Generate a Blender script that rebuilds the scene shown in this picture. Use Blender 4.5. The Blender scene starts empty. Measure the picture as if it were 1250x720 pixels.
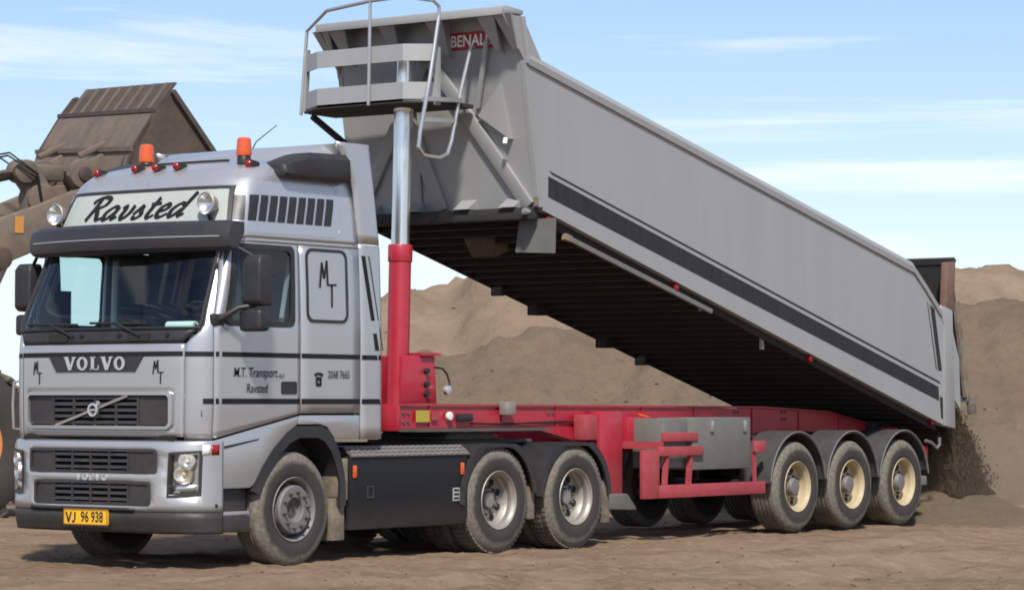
import bpy, bmesh, math, random
import numpy as np
from mathutils import Vector, Matrix
random.seed(7)
rng = np.random.default_rng(7)
R = math.radians
scene = bpy.context.scene
C = scene.collection

# ------------------------------------------------------------------ camera
CAM = np.array([-20.20, -18.58, 1.538]); YAW, PITCH, ROLL, FPX = R(36.284), R(2.150), R(0.088), 3473.25
_f = np.array([math.cos(YAW)*math.cos(PITCH), math.sin(YAW)*math.cos(PITCH), math.sin(PITCH)])
_r = np.cross(_f, [0, 0, 1]); _r /= np.linalg.norm(_r); _u = np.cross(_r, _f)
_r, _u = _r*math.cos(ROLL)+_u*math.sin(ROLL), -_r*math.sin(ROLL)+_u*math.cos(ROLL)
cd = bpy.data.cameras.new('camera'); cam = bpy.data.objects.new('camera', cd); C.objects.link(cam)
cd.sensor_fit = 'HORIZONTAL'; cd.sensor_width = 36.0; cd.lens = 36.0*FPX/1250.0
cd.clip_start = 0.5; cd.clip_end = 6000
cam.matrix_world = Matrix(((_r[0], _u[0], -_f[0], CAM[0]), (_r[1], _u[1], -_f[1], CAM[1]), (_r[2], _u[2], -_f[2], CAM[2]), (0, 0, 0, 1)))
scene.camera = cam
def px(u, v, ax, val):
    """photo pixel -> point on a plane x/y/z = val"""
    d = _f+_r*(u-625)/FPX+_u*(360-v)/FPX
    k = 'xyz'.index(ax); t = (val-CAM[k])/d[k]
    return Vector(CAM+t*d)

# ------------------------------------------------------------------ sky and sun
SUN_AZ = math.atan2(-0.62, -0.78); SUN_EL = R(48)
w = bpy.data.worlds.new('World'); scene.world = w; w.use_nodes = True
nt = w.node_tree; nt.nodes.clear()
def N(t, **kw):
    n = nt.nodes.new(t)
    for k, v in kw.items(): setattr(n, k, v)
    return n
sky = N('ShaderNodeTexSky', sky_type='NISHITA'); sky.sun_disc = False
sky.sun_elevation = SUN_EL; sky.sun_rotation = math.pi/2-SUN_AZ
sky.altitude = 0; sky.air_density = 1.0; sky.dust_density = 0.35; sky.ozone_density = 3.0
tc = N('ShaderNodeTexCoord'); mp = N('ShaderNodeMapping'); mp.inputs['Scale'].default_value = (2.4, 2.4, 44); mp.inputs['Rotation'].default_value = (0.012, -0.02, 0.5)
nz = N('ShaderNodeTexNoise'); nz.inputs['Scale'].default_value = 1.0; nz.inputs['Detail'].default_value = 7; nz.inputs['Roughness'].default_value = .55; nz.inputs['Distortion'].default_value = .5
mp.inputs['Location'].default_value = (8.1, 1.0, 6.3)
rmp = N('ShaderNodeValToRGB'); rmp.color_ramp.elements[0].position = .49; rmp.color_ramp.elements[1].position = .66
rmp.color_ramp.elements[1].color = (.85, .85, .85, 1)
mixc = N('ShaderNodeMixRGB'); mixc.inputs['Color2'].default_value = (8.2, 8.5, 8.9, 1)
tint = N('ShaderNodeMixRGB', blend_type='MULTIPLY'); tint.inputs['Fac'].default_value = 1; tint.inputs['Color2'].default_value = (.97, .95, 1.04, 1)
bg = N('ShaderNodeBackground'); bg.inputs['Strength'].default_value = 0.096; out = N('ShaderNodeOutputWorld')
L = nt.links.new
L(tc.outputs['Generated'], mp.inputs['Vector']); L(mp.outputs[0], nz.inputs['Vector']); L(nz.outputs[0], rmp.inputs[0])
L(sky.outputs[0], tint.inputs['Color1']); L(tint.outputs[0], mixc.inputs['Color1']); L(rmp.outputs[0], mixc.inputs['Fac'])
sepz = N('ShaderNodeSeparateXYZ'); L(tc.outputs['Generated'], sepz.inputs[0])
hz = N('ShaderNodeMapRange'); hz.interpolation_type = 'SMOOTHSTEP'; hz.inputs[1].default_value = 0.0; hz.inputs[2].default_value = .085; hz.inputs[3].default_value = .80; hz.inputs[4].default_value = 0.0
L(sepz.outputs[2], hz.inputs[0]); hmix = N('ShaderNodeMixRGB'); hmix.inputs['Color2'].default_value = (6.9, 8.0, 9.1, 1)      # pale haze low in the sky, all round
L(hz.outputs[0], hmix.inputs['Fac']); L(mixc.outputs[0], hmix.inputs['Color1']); L(hmix.outputs[0], bg.inputs[0]); L(bg.outputs[0], out.inputs[0])
sd = bpy.data.lights.new('sun', 'SUN'); so = bpy.data.objects.new('sun', sd); C.objects.link(so)
sd.energy = 3.5; sd.angle = R(5.0); sd.color = (1.0, .95, .875)
sv = Vector((math.cos(SUN_AZ)*math.cos(SUN_EL), math.sin(SUN_AZ)*math.cos(SUN_EL), math.sin(SUN_EL)))
so.rotation_euler = sv.to_track_quat('Z', 'Y').to_euler(); so.location = (-10, -14, 25)
vs = scene.view_settings; vs.view_transform = 'Standard'; vs.look = 'None'; vs.exposure = 0.48; vs.gamma = 1.0; vs.use_curve_mapping = False
scene.render.engine = 'CYCLES'
scene.cycles.filter_width = 1.8
scene.cycles.max_bounces = 8; scene.cycles.transparent_max_bounces = 12

# ------------------------------------------------------------------ materials
def mat(name, col, rough=.5, metal=0., dust=0., dustcol=(.24, .19, .14), scale=3.0, var=.12, bump=0., bscale=40., coat=0., zdust=None, spec=.5, streak=False):
    m = bpy.data.materials.new(name); m.use_nodes = True
    t = m.node_tree; b = t.nodes['Principled BSDF']; K = t.links.new
    b.inputs['Roughness'].default_value = rough; b.inputs['Metallic'].default_value = metal
    b.inputs['Coat Weight'].default_value = coat; b.inputs['Coat Roughness'].default_value = .12
    b.inputs['Specular IOR Level'].default_value = spec
    g = t.nodes.new('ShaderNodeNewGeometry'); pos = g.outputs['Position']
    mpn = t.nodes.new('ShaderNodeMapping'); K(pos, mpn.inputs[0])
    if streak: mpn.inputs['Scale'].default_value = (1.6, 1.6, .22)
    n1 = t.nodes.new('ShaderNodeTexNoise'); n1.inputs['Scale'].default_value = scale; n1.inputs['Detail'].default_value = 8; n1.inputs['Roughness'].default_value = .62
    K(mpn.outputs[0], n1.inputs['Vector'])
    mx = t.nodes.new('ShaderNodeMixRGB'); K(n1.outputs[0], mx.inputs[0])
    mx.inputs[1].default_value = tuple(c*(1-var) for c in col)+(1,); mx.inputs[2].default_value = tuple(min(1, c*(1+var)) for c in col)+(1,)
    last = mx.outputs[0]
    if dust or zdust:
        n2 = t.nodes.new('ShaderNodeTexNoise'); n2.inputs['Scale'].default_value = scale*1.9; n2.inputs['Detail'].default_value = 10; n2.inputs['Roughness'].default_value = .7
        K(mpn.outputs[0], n2.inputs['Vector'])
        rp = t.nodes.new('ShaderNodeMapRange'); rp.inputs[1].default_value = .35; rp.inputs[2].default_value = .75; rp.inputs[3].default_value = dust*.35; rp.inputs[4].default_value = min(1, dust*1.5)
        K(n2.outputs[0], rp.inputs[0]); fac = rp.outputs[0]
        if zdust:
            sp = t.nodes.new('ShaderNodeSeparateXYZ'); K(pos, sp.inputs[0])
            zr = t.nodes.new('ShaderNodeMapRange'); zr.inputs[1].default_value = zdust[0]; zr.inputs[2].default_value = zdust[1]; zr.inputs[3].default_value = zdust[2]; zr.inputs[4].default_value = 0
            K(sp.outputs[2], zr.inputs[0])
            mu = t.nodes.new('ShaderNodeMath'); mu.operation = 'MULTIPLY_ADD'; K(zr.outputs[0], mu.inputs[0])
            am = t.nodes.new('ShaderNodeMath'); am.operation = 'ADD'; K(n2.outputs[0], am.inputs[0]); am.inputs[1].default_value = .35
            K(am.outputs[0], mu.inputs[1]); K(fac, mu.inputs[2]); mu.use_clamp = True; fac = mu.outputs[0]
        md = t.nodes.new('ShaderNodeMixRGB'); K(fac, md.inputs[0]); K(last, md.inputs[1]); md.inputs[2].default_value = dustcol+(1,)
        last = md.outputs[0]
        mr = t.nodes.new('ShaderNodeMapRange'); K(fac, mr.inputs[0]); mr.inputs[3].default_value = rough; mr.inputs[4].default_value = .9
        K(mr.outputs[0], b.inputs['Roughness'])
        if metal:
            mm = t.nodes.new('ShaderNodeMapRange'); K(fac, mm.inputs[0]); mm.inputs[3].default_value = metal; mm.inputs[4].default_value = 0
            K(mm.outputs[0], b.inputs['Metallic'])
    K(last, b.inputs['Base Color'])
    if bump:
        n3 = t.nodes.new('ShaderNodeTexNoise'); n3.inputs['Scale'].default_value = bscale; n3.inputs['Detail'].default_value = 6
        K(pos, n3.inputs['Vector'])
        bn = t.nodes.new('ShaderNodeBump'); bn.inputs['Strength'].default_value = bump; bn.inputs['Distance'].default_value = .02
        K(n3.outputs[0], bn.inputs['Height']); K(bn.outputs[0], b.inputs['Normal'])
    return m
DUST = (.25, .20, .15)
M = dict(
 silver=mat('silver_paint', (.48, .482, .488), .30, .65, dust=.07, zdust=(.4, 1.4, .32), scale=1.6, var=.05, coat=.5, dustcol=(.27, .24, .2)),
 silver_clean=mat('silver_paint_roof', (.52, .522, .53), .30, .65, dust=.05, scale=1.6, var=.05, coat=.35),
 guardgrey=mat('dusty_mudguard_plastic', (.035, .035, .037), .6, 0, dust=.28, scale=3, dustcol=(.12, .108, .092)),
 trim=mat('charcoal_plastic', (.015, .015, .018), .5, 0, dust=.05, zdust=(.3, 1.0, .10), scale=4),
 visor=mat('visor_plastic', (.020, .020, .025), .4, 0, dust=.05, scale=3),
 black=mat('black_paint', (.012, .012, .014), .4, 0, dust=.05),
 blacktank=mat('black_tank_panel', (.008, .009, .011), .5, 0, spec=.3, dust=.02, zdust=(.25, .6, .16), scale=5),
 decal=mat('black_decal', (.008, .008, .010), .55, 0, spec=.25, dust=.03, scale=8),
 grille=mat('grille_black', (.018, .018, .022), .45, 0, dust=.12),
 dark=mat('cab_interior', (.045, .045, .052), .8, 0),
 seat=mat('seat_fabric', (.13, .095, .105), .9, 0),
 curtain=mat('curtain_cloth', (.13, .115, .14), .9, 0, scale=9, var=.4),
 chrome=mat('polished_steel', (.82, .80, .76), .22, 1.0, dust=.06, scale=5, dustcol=(.35, .31, .26)),
 rail=mat('galvanised_rail', (.55, .54, .52), .3, .9, dust=.12, scale=12),
 alu=mat('tipper_grey_paint', (.355, .358, .356), .48, .3, dust=.26, scale=1.5, var=.13, streak=True, bump=.12, bscale=1.3, dustcol=(.33, .317, .297)),
 alub=mat('tipper_bulkhead_grey', (.34, .34, .33), .5, .3, dust=.32, scale=1.4, var=.14, dustcol=(.29, .28, .26)),
 band=mat('dark_stripe', (.012, .012, .014), .6, 0, spec=.25, dust=.13, scale=6, streak=True, dustcol=(.16, .15, .14)),
 under=mat('underbody_dark', (.022, .020, .019), .85, 0, dust=.22, scale=3, dustcol=(.05, .042, .036)),  # near-black tone with a thin brown mix
 red=mat('red_chassis_paint', (.40, .004, .026), .4, 0, dust=.10, zdust=(.4, 1.1, .22), scale=2.4, var=.12, coat=.3, dustcol=(.36, .2, .18)),
 redold=mat('faded_red_paint', (.36, .018, .036), .55, 0, dust=.24, scale=5, var=.25, dustcol=(.33, .19, .165)),
 flap=mat('muddy_flap', (.06, .05, .042), .9, 0, dust=.75, scale=4, dustcol=(.30, .24, .17)),
 rim=mat('wheel_steel', (.36, .34, .31), .42, .7, dust=.36, scale=9, dustcol=(.30, .25, .19)),
 rimfront=mat('front_wheel_steel', (.20, .19, .185), .55, .4, dust=.35, scale=11, dustcol=(.20, .18, .16)),
 rimcream=mat('cream_wheel_paint', (.52, .43, .26), .45, .15, dust=.5, scale=9, var=.2, dustcol=(.35, .27, .17)),
 hubdark=mat('hub_grime', (.07, .065, .06), .7, .3, dust=.3, scale=12),
 hole=mat('hand_hole_dark', (.012, .011, .010), .9, 0),
 boxgrey=mat('grey_tool_box', (.12, .125, .115), .55, .1, dust=.3, scale=3, dustcol=(.24, .215, .185)),
 step=mat('tread_plate', (.50, .50, .50), .38, .8, dust=.2, scale=9),
 orange=mat('amber_lens', (.62, .10, .028), .2, 0, var=.35, scale=25),
 redlens=mat('red_lens', (.27, .010, .013), .2, 0),
 whitelens=mat('white_lens', (.72, .70, .66), .15, 0),
 amberbulb=mat('amber_bulb', (.80, .62, .38), .2, .3),
 lamp=mat('lamp_reflector', (.88, .88, .87), .28, 1.0),
 plate=mat('plate_yellow', (.85, .47, .015), .5, 0, dust=.08, scale=20),
 platered=mat('plate_edge', (.30, .10, .02), .5, 0),
 sign=mat('sign_panel_pale', (.40, .43, .39), .3, 0, dust=.04),
 badge=mat('badge_silver', (.62, .62, .62), .3, .6),
 white=mat('white_print', (.78, .76, .72), .5, 0),
 logo=mat('red_logo_panel', (.36, .012, .018), .45, 0, dust=.12, scale=6),
 sticker=mat('yellow_sticker', (.45, .36, .03), .6, 0, dust=.2, scale=20),
 paper=mat('white_paper_roll', (.78, .84, .76), .7, 0),
 green=mat('green_card', (.12, .42, .30), .6, 0),
 rust=mat('rusty_hood', (.14, .065, .045), .8, 0, dust=.35, scale=5, var=.35, dustcol=(.22, .17, .13)),
 loader=mat('dusty_brown_paint', (.085, .076, .066), .7, .1, dust=.55, scale=1.9, var=.5, dustcol=(.235, .168, .112), bump=.25, bscale=9),
 loaderd=mat('worn_dark_steel', (.06, .055, .05), .55, .4, dust=.32, scale=2.0, var=.45, dustcol=(.21, .12, .07), bump=.2, bscale=14),
 loadero=mat('orange_rim_paint', (.62, .20, .045), .6, 0, dust=.35, scale=5, dustcol=(.34, .22, .13)),
 loadery=mat('warning_sticker', (.55, .24, .03), .6, 0, dust=.2),
)
def glassmat(name, tint, rough=.02, gl=1.0):
    m = bpy.data.materials.new(name); m.use_nodes = True; t = m.node_tree; t.nodes.clear(); K = t.links.new
    tr = t.nodes.new('ShaderNodeBsdfTransparent'); tr.inputs[0].default_value = tint+(1,)
    go = t.nodes.new('ShaderNodeBsdfGlossy'); go.inputs['Roughness'].default_value = rough; go.inputs[0].default_value = (gl, gl, gl, 1)
    fr = t.nodes.new('ShaderNodeFresnel'); fr.inputs[0].default_value = 1.5
    mx = t.nodes.new('ShaderNodeMixShader'); o = t.nodes.new('ShaderNodeOutputMaterial')
    ge = t.nodes.new('ShaderNodeNewGeometry'); mr = t.nodes.new('ShaderNodeMapRange'); mr.inputs[3].default_value = 1.5; mr.inputs[4].default_value = 1/1.5
    K(ge.outputs['Backfacing'], mr.inputs[0]); K(mr.outputs[0], fr.inputs[0])      # the same single pane from both sides
    K(fr.outputs[0], mx.inputs[0]); K(tr.outputs[0], mx.inputs[1]); K(go.outputs[0], mx.inputs[2]); K(mx.outputs[0], o.inputs[0])
    return m
M['glass'] = glassmat('tinted_cab_glass', (.74, .87, .865))
M['lens'] = glassmat('clear_lens', (.95, .96, .95))

def sandmat(name, c1, c2, c3, sc=1.0, bump=.6):
    m = bpy.data.materials.new(name); m.use_nodes = True; t = m.node_tree; b = t.nodes['Principled BSDF']; K = t.links.new
    b.inputs['Roughness'].default_value = .95; b.inputs['Specular IOR Level'].default_value = .15
    g = t.nodes.new('ShaderNodeNewGeometry')
    def nz_(s, d, ro=.6, stretch=None):
        n = t.nodes.new('ShaderNodeTexNoise'); n.inputs['Scale'].default_value = s*sc; n.inputs['Detail'].default_value = d; n.inputs['Roughness'].default_value = ro
        if stretch:
            q = t.nodes.new('ShaderNodeMapping'); q.vector_type = 'TEXTURE'; q.inputs['Scale'].default_value = stretch; q.inputs['Rotation'].default_value = (0, 0, R(-50)); K(g.outputs['Position'], q.inputs[0]); K(q.outputs[0], n.inputs['Vector'])
        else: K(g.outputs['Position'], n.inputs['Vector'])
        return n
    a = nz_(1.1, 6, .6, (5, 1, 1)); a2 = nz_(6, 10, .75)
    r1 = t.nodes.new('ShaderNodeValToRGB'); e = r1.color_ramp.elements; e[0].position = .36; e[0].color = c1+(1,); e[1].position = .66; e[1].color = c2+(1,)
    K(a.outputs[0], r1.inputs[0])
    r2 = t.nodes.new('ShaderNodeMapRange'); r2.inputs[1].default_value = .48; r2.inputs[2].default_value = .72; K(a2.outputs[0], r2.inputs[0]); r2.inputs[4].default_value = .8
    mx = t.nodes.new('ShaderNodeMixRGB'); K(r2.outputs[0], mx.inputs[0]); K(r1.outputs[0], mx.inputs[1]); mx.inputs[2].default_value = c3+(1,)
    K(mx.outputs[0], b.inputs['Base Color'])
    n3 = nz_(14, 12, .75); n4 = nz_(90, 4, .6)
    ad = t.nodes.new('ShaderNodeMath'); ad.operation = 'MULTIPLY_ADD'; K(n4.outputs[0], ad.inputs[0]); ad.inputs[1].default_value = .3; K(n3.outputs[0], ad.inputs[2])
    bn = t.nodes.new('ShaderNodeBump'); bn.inputs['Strength'].default_value = bump; bn.inputs['Distance'].default_value = .06
    K(ad.outputs[0], bn.inputs['Height']); K(bn.outputs[0], b.inputs['Normal'])
    return m
def tyremat(name, R0, R1):
    m = bpy.data.materials.new(name); m.use_nodes = True; t = m.node_tree; b = t.nodes['Principled BSDF']; K = t.links.new
    b.inputs['Roughness'].default_value = .85; b.inputs['Specular IOR Level'].default_value = .25
    tcn = t.nodes.new('ShaderNodeTexCoord'); sp = t.nodes.new('ShaderNodeSeparateXYZ'); K(tcn.outputs['Object'], sp.inputs[0])
    cb = t.nodes.new('ShaderNodeCombineXYZ'); K(sp.outputs[0], cb.inputs[0]); K(sp.outputs[2], cb.inputs[1])
    ln = t.nodes.new('ShaderNodeVectorMath'); ln.operation = 'LENGTH'; K(cb.outputs[0], ln.inputs[0])
    ge = t.nodes.new('ShaderNodeNewGeometry')
    n1 = t.nodes.new('ShaderNodeTexNoise'); n1.inputs['Scale'].default_value = 7; n1.inputs['Detail'].default_value = 8; n1.inputs['Roughness'].default_value = .65; K(ge.outputs['Position'], n1.inputs['Vector'])
    ad = t.nodes.new('ShaderNodeMath'); ad.operation = 'MULTIPLY_ADD'; K(n1.outputs[0], ad.inputs[0]); ad.inputs[1].default_value = .16*R1; K(ln.outputs['Value'], ad.inputs[2])
    mr = t.nodes.new('ShaderNodeMapRange'); mr.inputs[1].default_value = R0+.06*R1; mr.inputs[2].default_value = R0+.14*R1; mr.inputs[3].default_value = .10; mr.inputs[4].default_value = .92; K(ad.outputs[0], mr.inputs[0])
    n2 = t.nodes.new('ShaderNodeTexNoise'); n2.inputs['Scale'].default_value = 26; n2.inputs['Detail'].default_value = 8; K(ge.outputs['Position'], n2.inputs['Vector'])
    m2 = t.nodes.new('ShaderNodeMapRange'); m2.inputs[1].default_value = .35; m2.inputs[2].default_value = .65; m2.inputs[3].default_value = .55; K(n2.outputs[0], m2.inputs[0])
    mu = t.nodes.new('ShaderNodeMath'); mu.operation = 'MULTIPLY'; K(mr.outputs[0], mu.inputs[0]); K(m2.outputs[0], mu.inputs[1])
    mx = t.nodes.new('ShaderNodeMixRGB'); K(mu.outputs[0], mx.inputs[0]); mx.inputs[1].default_value = (.040, .034, .033, 1); mx.inputs[2].default_value = (.215, .190, .152, 1)
    K(mx.outputs[0], b.inputs['Base Color'])
    bn = t.nodes.new('ShaderNodeBump'); bn.inputs['Strength'].default_value = .3; bn.inputs['Distance'].default_value = .01; K(n2.outputs[0], bn.inputs['Height']); K(bn.outputs[0], b.inputs['Normal'])
    return m
M['rubber'] = tyremat('tyre_rubber', .43, .535); M['rubberbig'] = tyremat('loader_tyre_rubber', 1.02, 1.0)
M['dirt'] = sandmat('packed_dirt', (.230, .155, .094), (.365, .260, .168), (.45, .338, .230), 1.0, 1.0)
M['heap'] = sandmat('damp_sand', (.215, .160, .110), (.26, .195, .135), (.165, .122, .083), .8, 1.2)
M['far'] = sandmat('dry_sand', (.225, .166, .114), (.30, .225, .155), (.18, .132, .09), .45, 1.0)
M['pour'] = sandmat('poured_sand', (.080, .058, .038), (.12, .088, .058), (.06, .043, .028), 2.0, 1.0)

# ------------------------------------------------------------------ mesh helpers
def lerp(a, b, t): return a+(b-a)*t
class MB:
    def __init__(s): s.v = []; s.f = []
    def poly(s, pts):
        i = len(s.v); s.v += [tuple(p) for p in pts]; s.f.append(tuple(range(i, i+len(pts)))); return s
    def add(s, vs_, fs_):
        i = len(s.v); s.v += [tuple(p) for p in vs_]; s.f += [tuple(k+i for k in f) for f in fs_]; return s
    def hexa(s, p):   # 8 pts: 0-3 bottom loop, 4-7 top loop
        return s.add(p, [(3, 2, 1, 0), (4, 5, 6, 7), (0, 1, 5, 4), (1, 2, 6, 5), (2, 3, 7, 6), (3, 0, 4, 7)])
    def box(s, x0, x1, y0, y1, z0, z1):
        x0, x1 = min(x0, x1), max(x0, x1); y0, y1 = min(y0, y1), max(y0, y1); z0, z1 = min(z0, z1), max(z0, z1)
        return s.hexa([(x0, y0, z0), (x1, y0, z0), (x1, y1, z0), (x0, y1, z0), (x0, y0, z1), (x1, y0, z1), (x1, y1, z1), (x0, y1, z1)])
    def obox(s, c, ex, ey, ez):   # centre and half vectors
        c, ex, ey, ez = map(Vector, (c, ex, ey, ez))
        return s.hexa([c-ex-ey-ez, c+ex-ey-ez, c+ex+ey-ez, c-ex+ey-ez, c-ex-ey+ez, c+ex-ey+ez, c+ex+ey+ez, c-ex+ey+ez])
    def bar(s, a, b, w_, h_, up=(0, 0, 1)):
        a, b = Vector(a), Vector(b); d = (b-a); ex = d/2; dn = d.normalized(); ey = Vector(up).cross(dn)
        if ey.length < 1e-4: ey = Vector((0, 1, 0)).cross(dn)
        ey.normalize(); ez = dn.cross(ey)
        return s.obox((a+b)/2, ex, ey*w_/2, ez*h_/2)
    def prism(s, pts, fn, d0, d1):   # 2d polygon, fn(a,b,d)->3d
        n = len(pts)
        return s.add([fn(a, b, d0) for a, b in pts]+[fn(a, b, d1) for a, b in pts],
                     [tuple(range(n-1, -1, -1)), tuple(range(n, 2*n))]+[(i, (i+1) % n, n+(i+1) % n, n+i) for i in range(n)])
    def tube(s, path, r, n=10, caps=True):
        P = [Vector(p) for p in path]; rings = []; ref = None
        for i, p in enumerate(P):
            d = (P[min(i+1, len(P)-1)]-P[max(i-1, 0)]).normalized()
            if ref is None: ref = d.orthogonal().normalized()
            ref = (ref-d*ref.dot(d)).normalized(); q = d.cross(ref)
            rr = r[i] if isinstance(r, (list, tuple)) else r
            rings.append([p+(ref*math.cos(2*math.pi*k/n)+q*math.sin(2*math.pi*k/n))*rr for k in range(n)])
        return s.rings(rings, caps)
    def rings(s, rings, caps=True, close=False):
        n = len(rings[0]); vs_ = [p for r_ in rings for p in r_]; fs = []
        m = len(rings)
        for i in range(m if close else m-1):
            j = (i+1) % m
            for k in range(n):
                fs.append((i*n+k, i*n+(k+1) % n, j*n+(k+1) % n, j*n+k))
        if caps and not close: fs += [tuple(range(n-1, -1, -1)), tuple(range((m-1)*n, m*n))]
        return s.add(vs_, fs)
    def cyl(s, a, b, r, r2=None, n=20): return s.tube([a, b], [r, r if r2 is None else r2], n)
    def lathe(s, prof, o=(0, 0, 0), n=40, axis='y', caps=False):   # prof (radius, along)
        rings = []
        for r_, h in prof:
            ring = []
            for k in range(n):
                a = 2*math.pi*k/n; c, q = math.cos(a)*r_, math.sin(a)*r_
                p = {'y': (c, h, q), 'x': (h, c, q), 'z': (c, q, h)}[axis]
                ring.append((p[0]+o[0], p[1]+o[1], p[2]+o[2]))
            rings.append(ring)
        return s.rings(rings, caps)
    def build(s, name, m, parent=None, bevel=0., ang=35, loc=None, solid=0., segs=2, ref=None):
        me = bpy.data.meshes.new(name); me.from_pydata([tuple(map(float, p)) for p in s.v], [], s.f)
        bm = bmesh.new(); bm.from_mesh(me)
        if ref is None: bmesh.ops.recalc_face_normals(bm, faces=bm.faces)
        else:
            bmesh.ops.recalc_face_normals(bm, faces=bm.faces)
            rv = Vector(ref)
            if sum(f.normal.dot(f.calc_center_median()-rv)*f.calc_area() for f in bm.faces) < 0: bmesh.ops.reverse_faces(bm, faces=bm.faces)
        if bevel:
            es = [e for e in bm.edges if len(e.link_faces) == 2 and e.calc_face_angle(0) > R(30)]
            if es: bmesh.ops.bevel(bm, geom=es, offset=bevel, segments=segs, affect='EDGES', clamp_overlap=True, profile=.5)
        bm.to_mesh(me); bm.free()
        for p in me.polygons: p.use_smooth = True
        me.set_sharp_from_angle(angle=R(ang))
        me.materials.append(M[m] if isinstance(m, str) else m)
        o = bpy.data.objects.new(name, me); C.objects.link(o)
        if loc is not None: o.location = loc
        if parent: o.parent = parent
        if solid:
            md = o.modifiers.new('thickness', 'SOLIDIFY'); md.thickness = solid; md.offset = -1
        return o
def empty(name, loc=(0, 0, 0), parent=None, rz=0):
    o = bpy.data.objects.new(name, None); C.objects.link(o); o.location = loc; o.rotation_euler = (0, 0, rz); o.empty_display_size = .3
    if parent: o.parent = parent
    return o
def tag(o, label, cat=None, group=None, kind=None):
    if label: o['label'] = label
    if cat: o['category'] = cat
    if group: o['group'] = group
    if kind: o['kind'] = kind
    return o
def kids(o, allobs): return [c for c in allobs if c.parent == o]
def copy_tree(o, parent, loc, rz):
    allobs = list(C.objects)
    def rec(s, p):
        c = s.copy(); C.objects.link(c); c.parent = p
        for ch in kids(s, allobs): rec(ch, c)
        return c
    c = rec(o, parent); c.location = loc; c.rotation_euler = (0, 0, rz); return c
def patch(name, fn, us, vs_, m, parent, skip=None, solid=.025, ref=(0, 0, 2.3), ang=35, flat=0):
    b = MB(); nu, nv = len(us), len(vs_)
    b.v = [tuple(fn(u, v)) for v in vs_ for u in us]
    for j in range(nv-1):
        for i in range(nu-1):
            if skip and skip((us[i]+us[i+1])/2, (vs_[j]+vs_[j+1])/2): continue
            k = j*nu+i; b.f.append((k, k+1, k+1+nu, k+nu))
    return b.build(name, m, parent, solid=solid, ref=ref, ang=ang)
def sub(bps, step):
    o = []
    for a, b in zip(bps[:-1], bps[1:]):
        n = max(1, int(math.ceil(abs(b-a)/step))); o += [lerp(a, b, k/n) for k in range(n)]
    return o+[bps[-1]]
def rrect(x0, x1, y0, y1, r, n=5):
    P = []
    for cx, cy, a0 in ((x1-r, y1-r, 0), (x0+r, y1-r, 90), (x0+r, y0+r, 180), (x1-r, y0+r, 270)):
        for k in range(n+1):
            a = R(a0+90*k/n); P.append((cx+r*math.cos(a), cy+r*math.sin(a)))
    return P
def ring_prism(outer, inner, fn, d0, d1):
    O, I_ = [], []
    for i in range(len(outer)):
        a, c, e, f = outer[i], outer[(i+1) % len(outer)], inner[i], inner[(i+1) % len(inner)]
        m_ = max(1, min(16, int(math.hypot(c[0]-a[0], c[1]-a[1])/.09)))
        for k in range(m_): O.append((lerp(a[0], c[0], k/m_), lerp(a[1], c[1], k/m_))); I_.append((lerp(e[0], f[0], k/m_), lerp(e[1], f[1], k/m_)))
    outer, inner = O, I_
    b = MB(); n = len(outer)
    b.v = [fn(*p, d0) for p in outer]+[fn(*p, d0) for p in inner]+[fn(*p, d1) for p in outer]+[fn(*p, d1) for p in inner]
    for i in range(n):
        j = (i+1) % n
        b.f += [(i, j, n+j, n+i), (2*n+i, 3*n+i, 3*n+j, 2*n+j), (i, 2*n+i, 2*n+j, j), (n+i, n+j, 3*n+j, 3*n+i)]
    return b
# lettering --------------------------------------------------------
def smooth_path(P, n=6):
    P = [np.array(p, float) for p in P]
    if len(P) < 3: return P
    Q = [2*P[0]-P[1]]+P+[2*P[-1]-P[-2]]; o = []
    for i in range(1, len(Q)-2):
        for k in range(n):
            t = k/n; a, b, c, d = Q[i-1], Q[i], Q[i+1], Q[i+2]
            o.append(.5*((2*b)+(-a+c)*t+(2*a-5*b+4*c-d)*t*t+(-a+3*b-3*c+d)*t**3))
    return o+[P[-1]]
def strokes(mb, paths, fn, w0, w1, pen=(0.94, .34), sm=True, depth=.004):
    """calligraphic ribbons; fn(a,b,d)->3d"""
    pen = np.array(pen)
    for P in paths:
        Q = smooth_path(P) if sm else [np.array(p, float) for p in P]
        Lp, Rp = [], []
        for i, q in enumerate(Q):
            d = Q[min(i+1, len(Q)-1)]-Q[max(i-1, 0)]; d = d/(np.linalg.norm(d)+1e-9)
            wd = w0+(w1-w0)*abs(d[0]*pen[1]-d[1]*pen[0]); nn = np.array([-d[1], d[0]])
            Lp.append(q+nn*wd/2); Rp.append(q-nn*wd/2)
        n = len(Q); V = [fn(p[0], p[1], 0) for p in Lp]+[fn(p[0], p[1], 0) for p in Rp]+[fn(p[0], p[1], depth) for p in Lp]+[fn(p[0], p[1], depth) for p in Rp]
        F = []
        for i in range(n-1):
            F += [(i, i+1, n+i+1, n+i), (2*n+i, 3*n+i, 3*n+i+1, 2*n+i+1), (i, 2*n+i, 2*n+i+1, i+1), (n+i, n+i+1, 3*n+i+1, 3*n+i)]
        F += [(0, n, 3*n, 2*n), (n-1, 3*n-1, 4*n-1, 2*n-1)]
        mb.add(V, F)
    return mb
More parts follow.
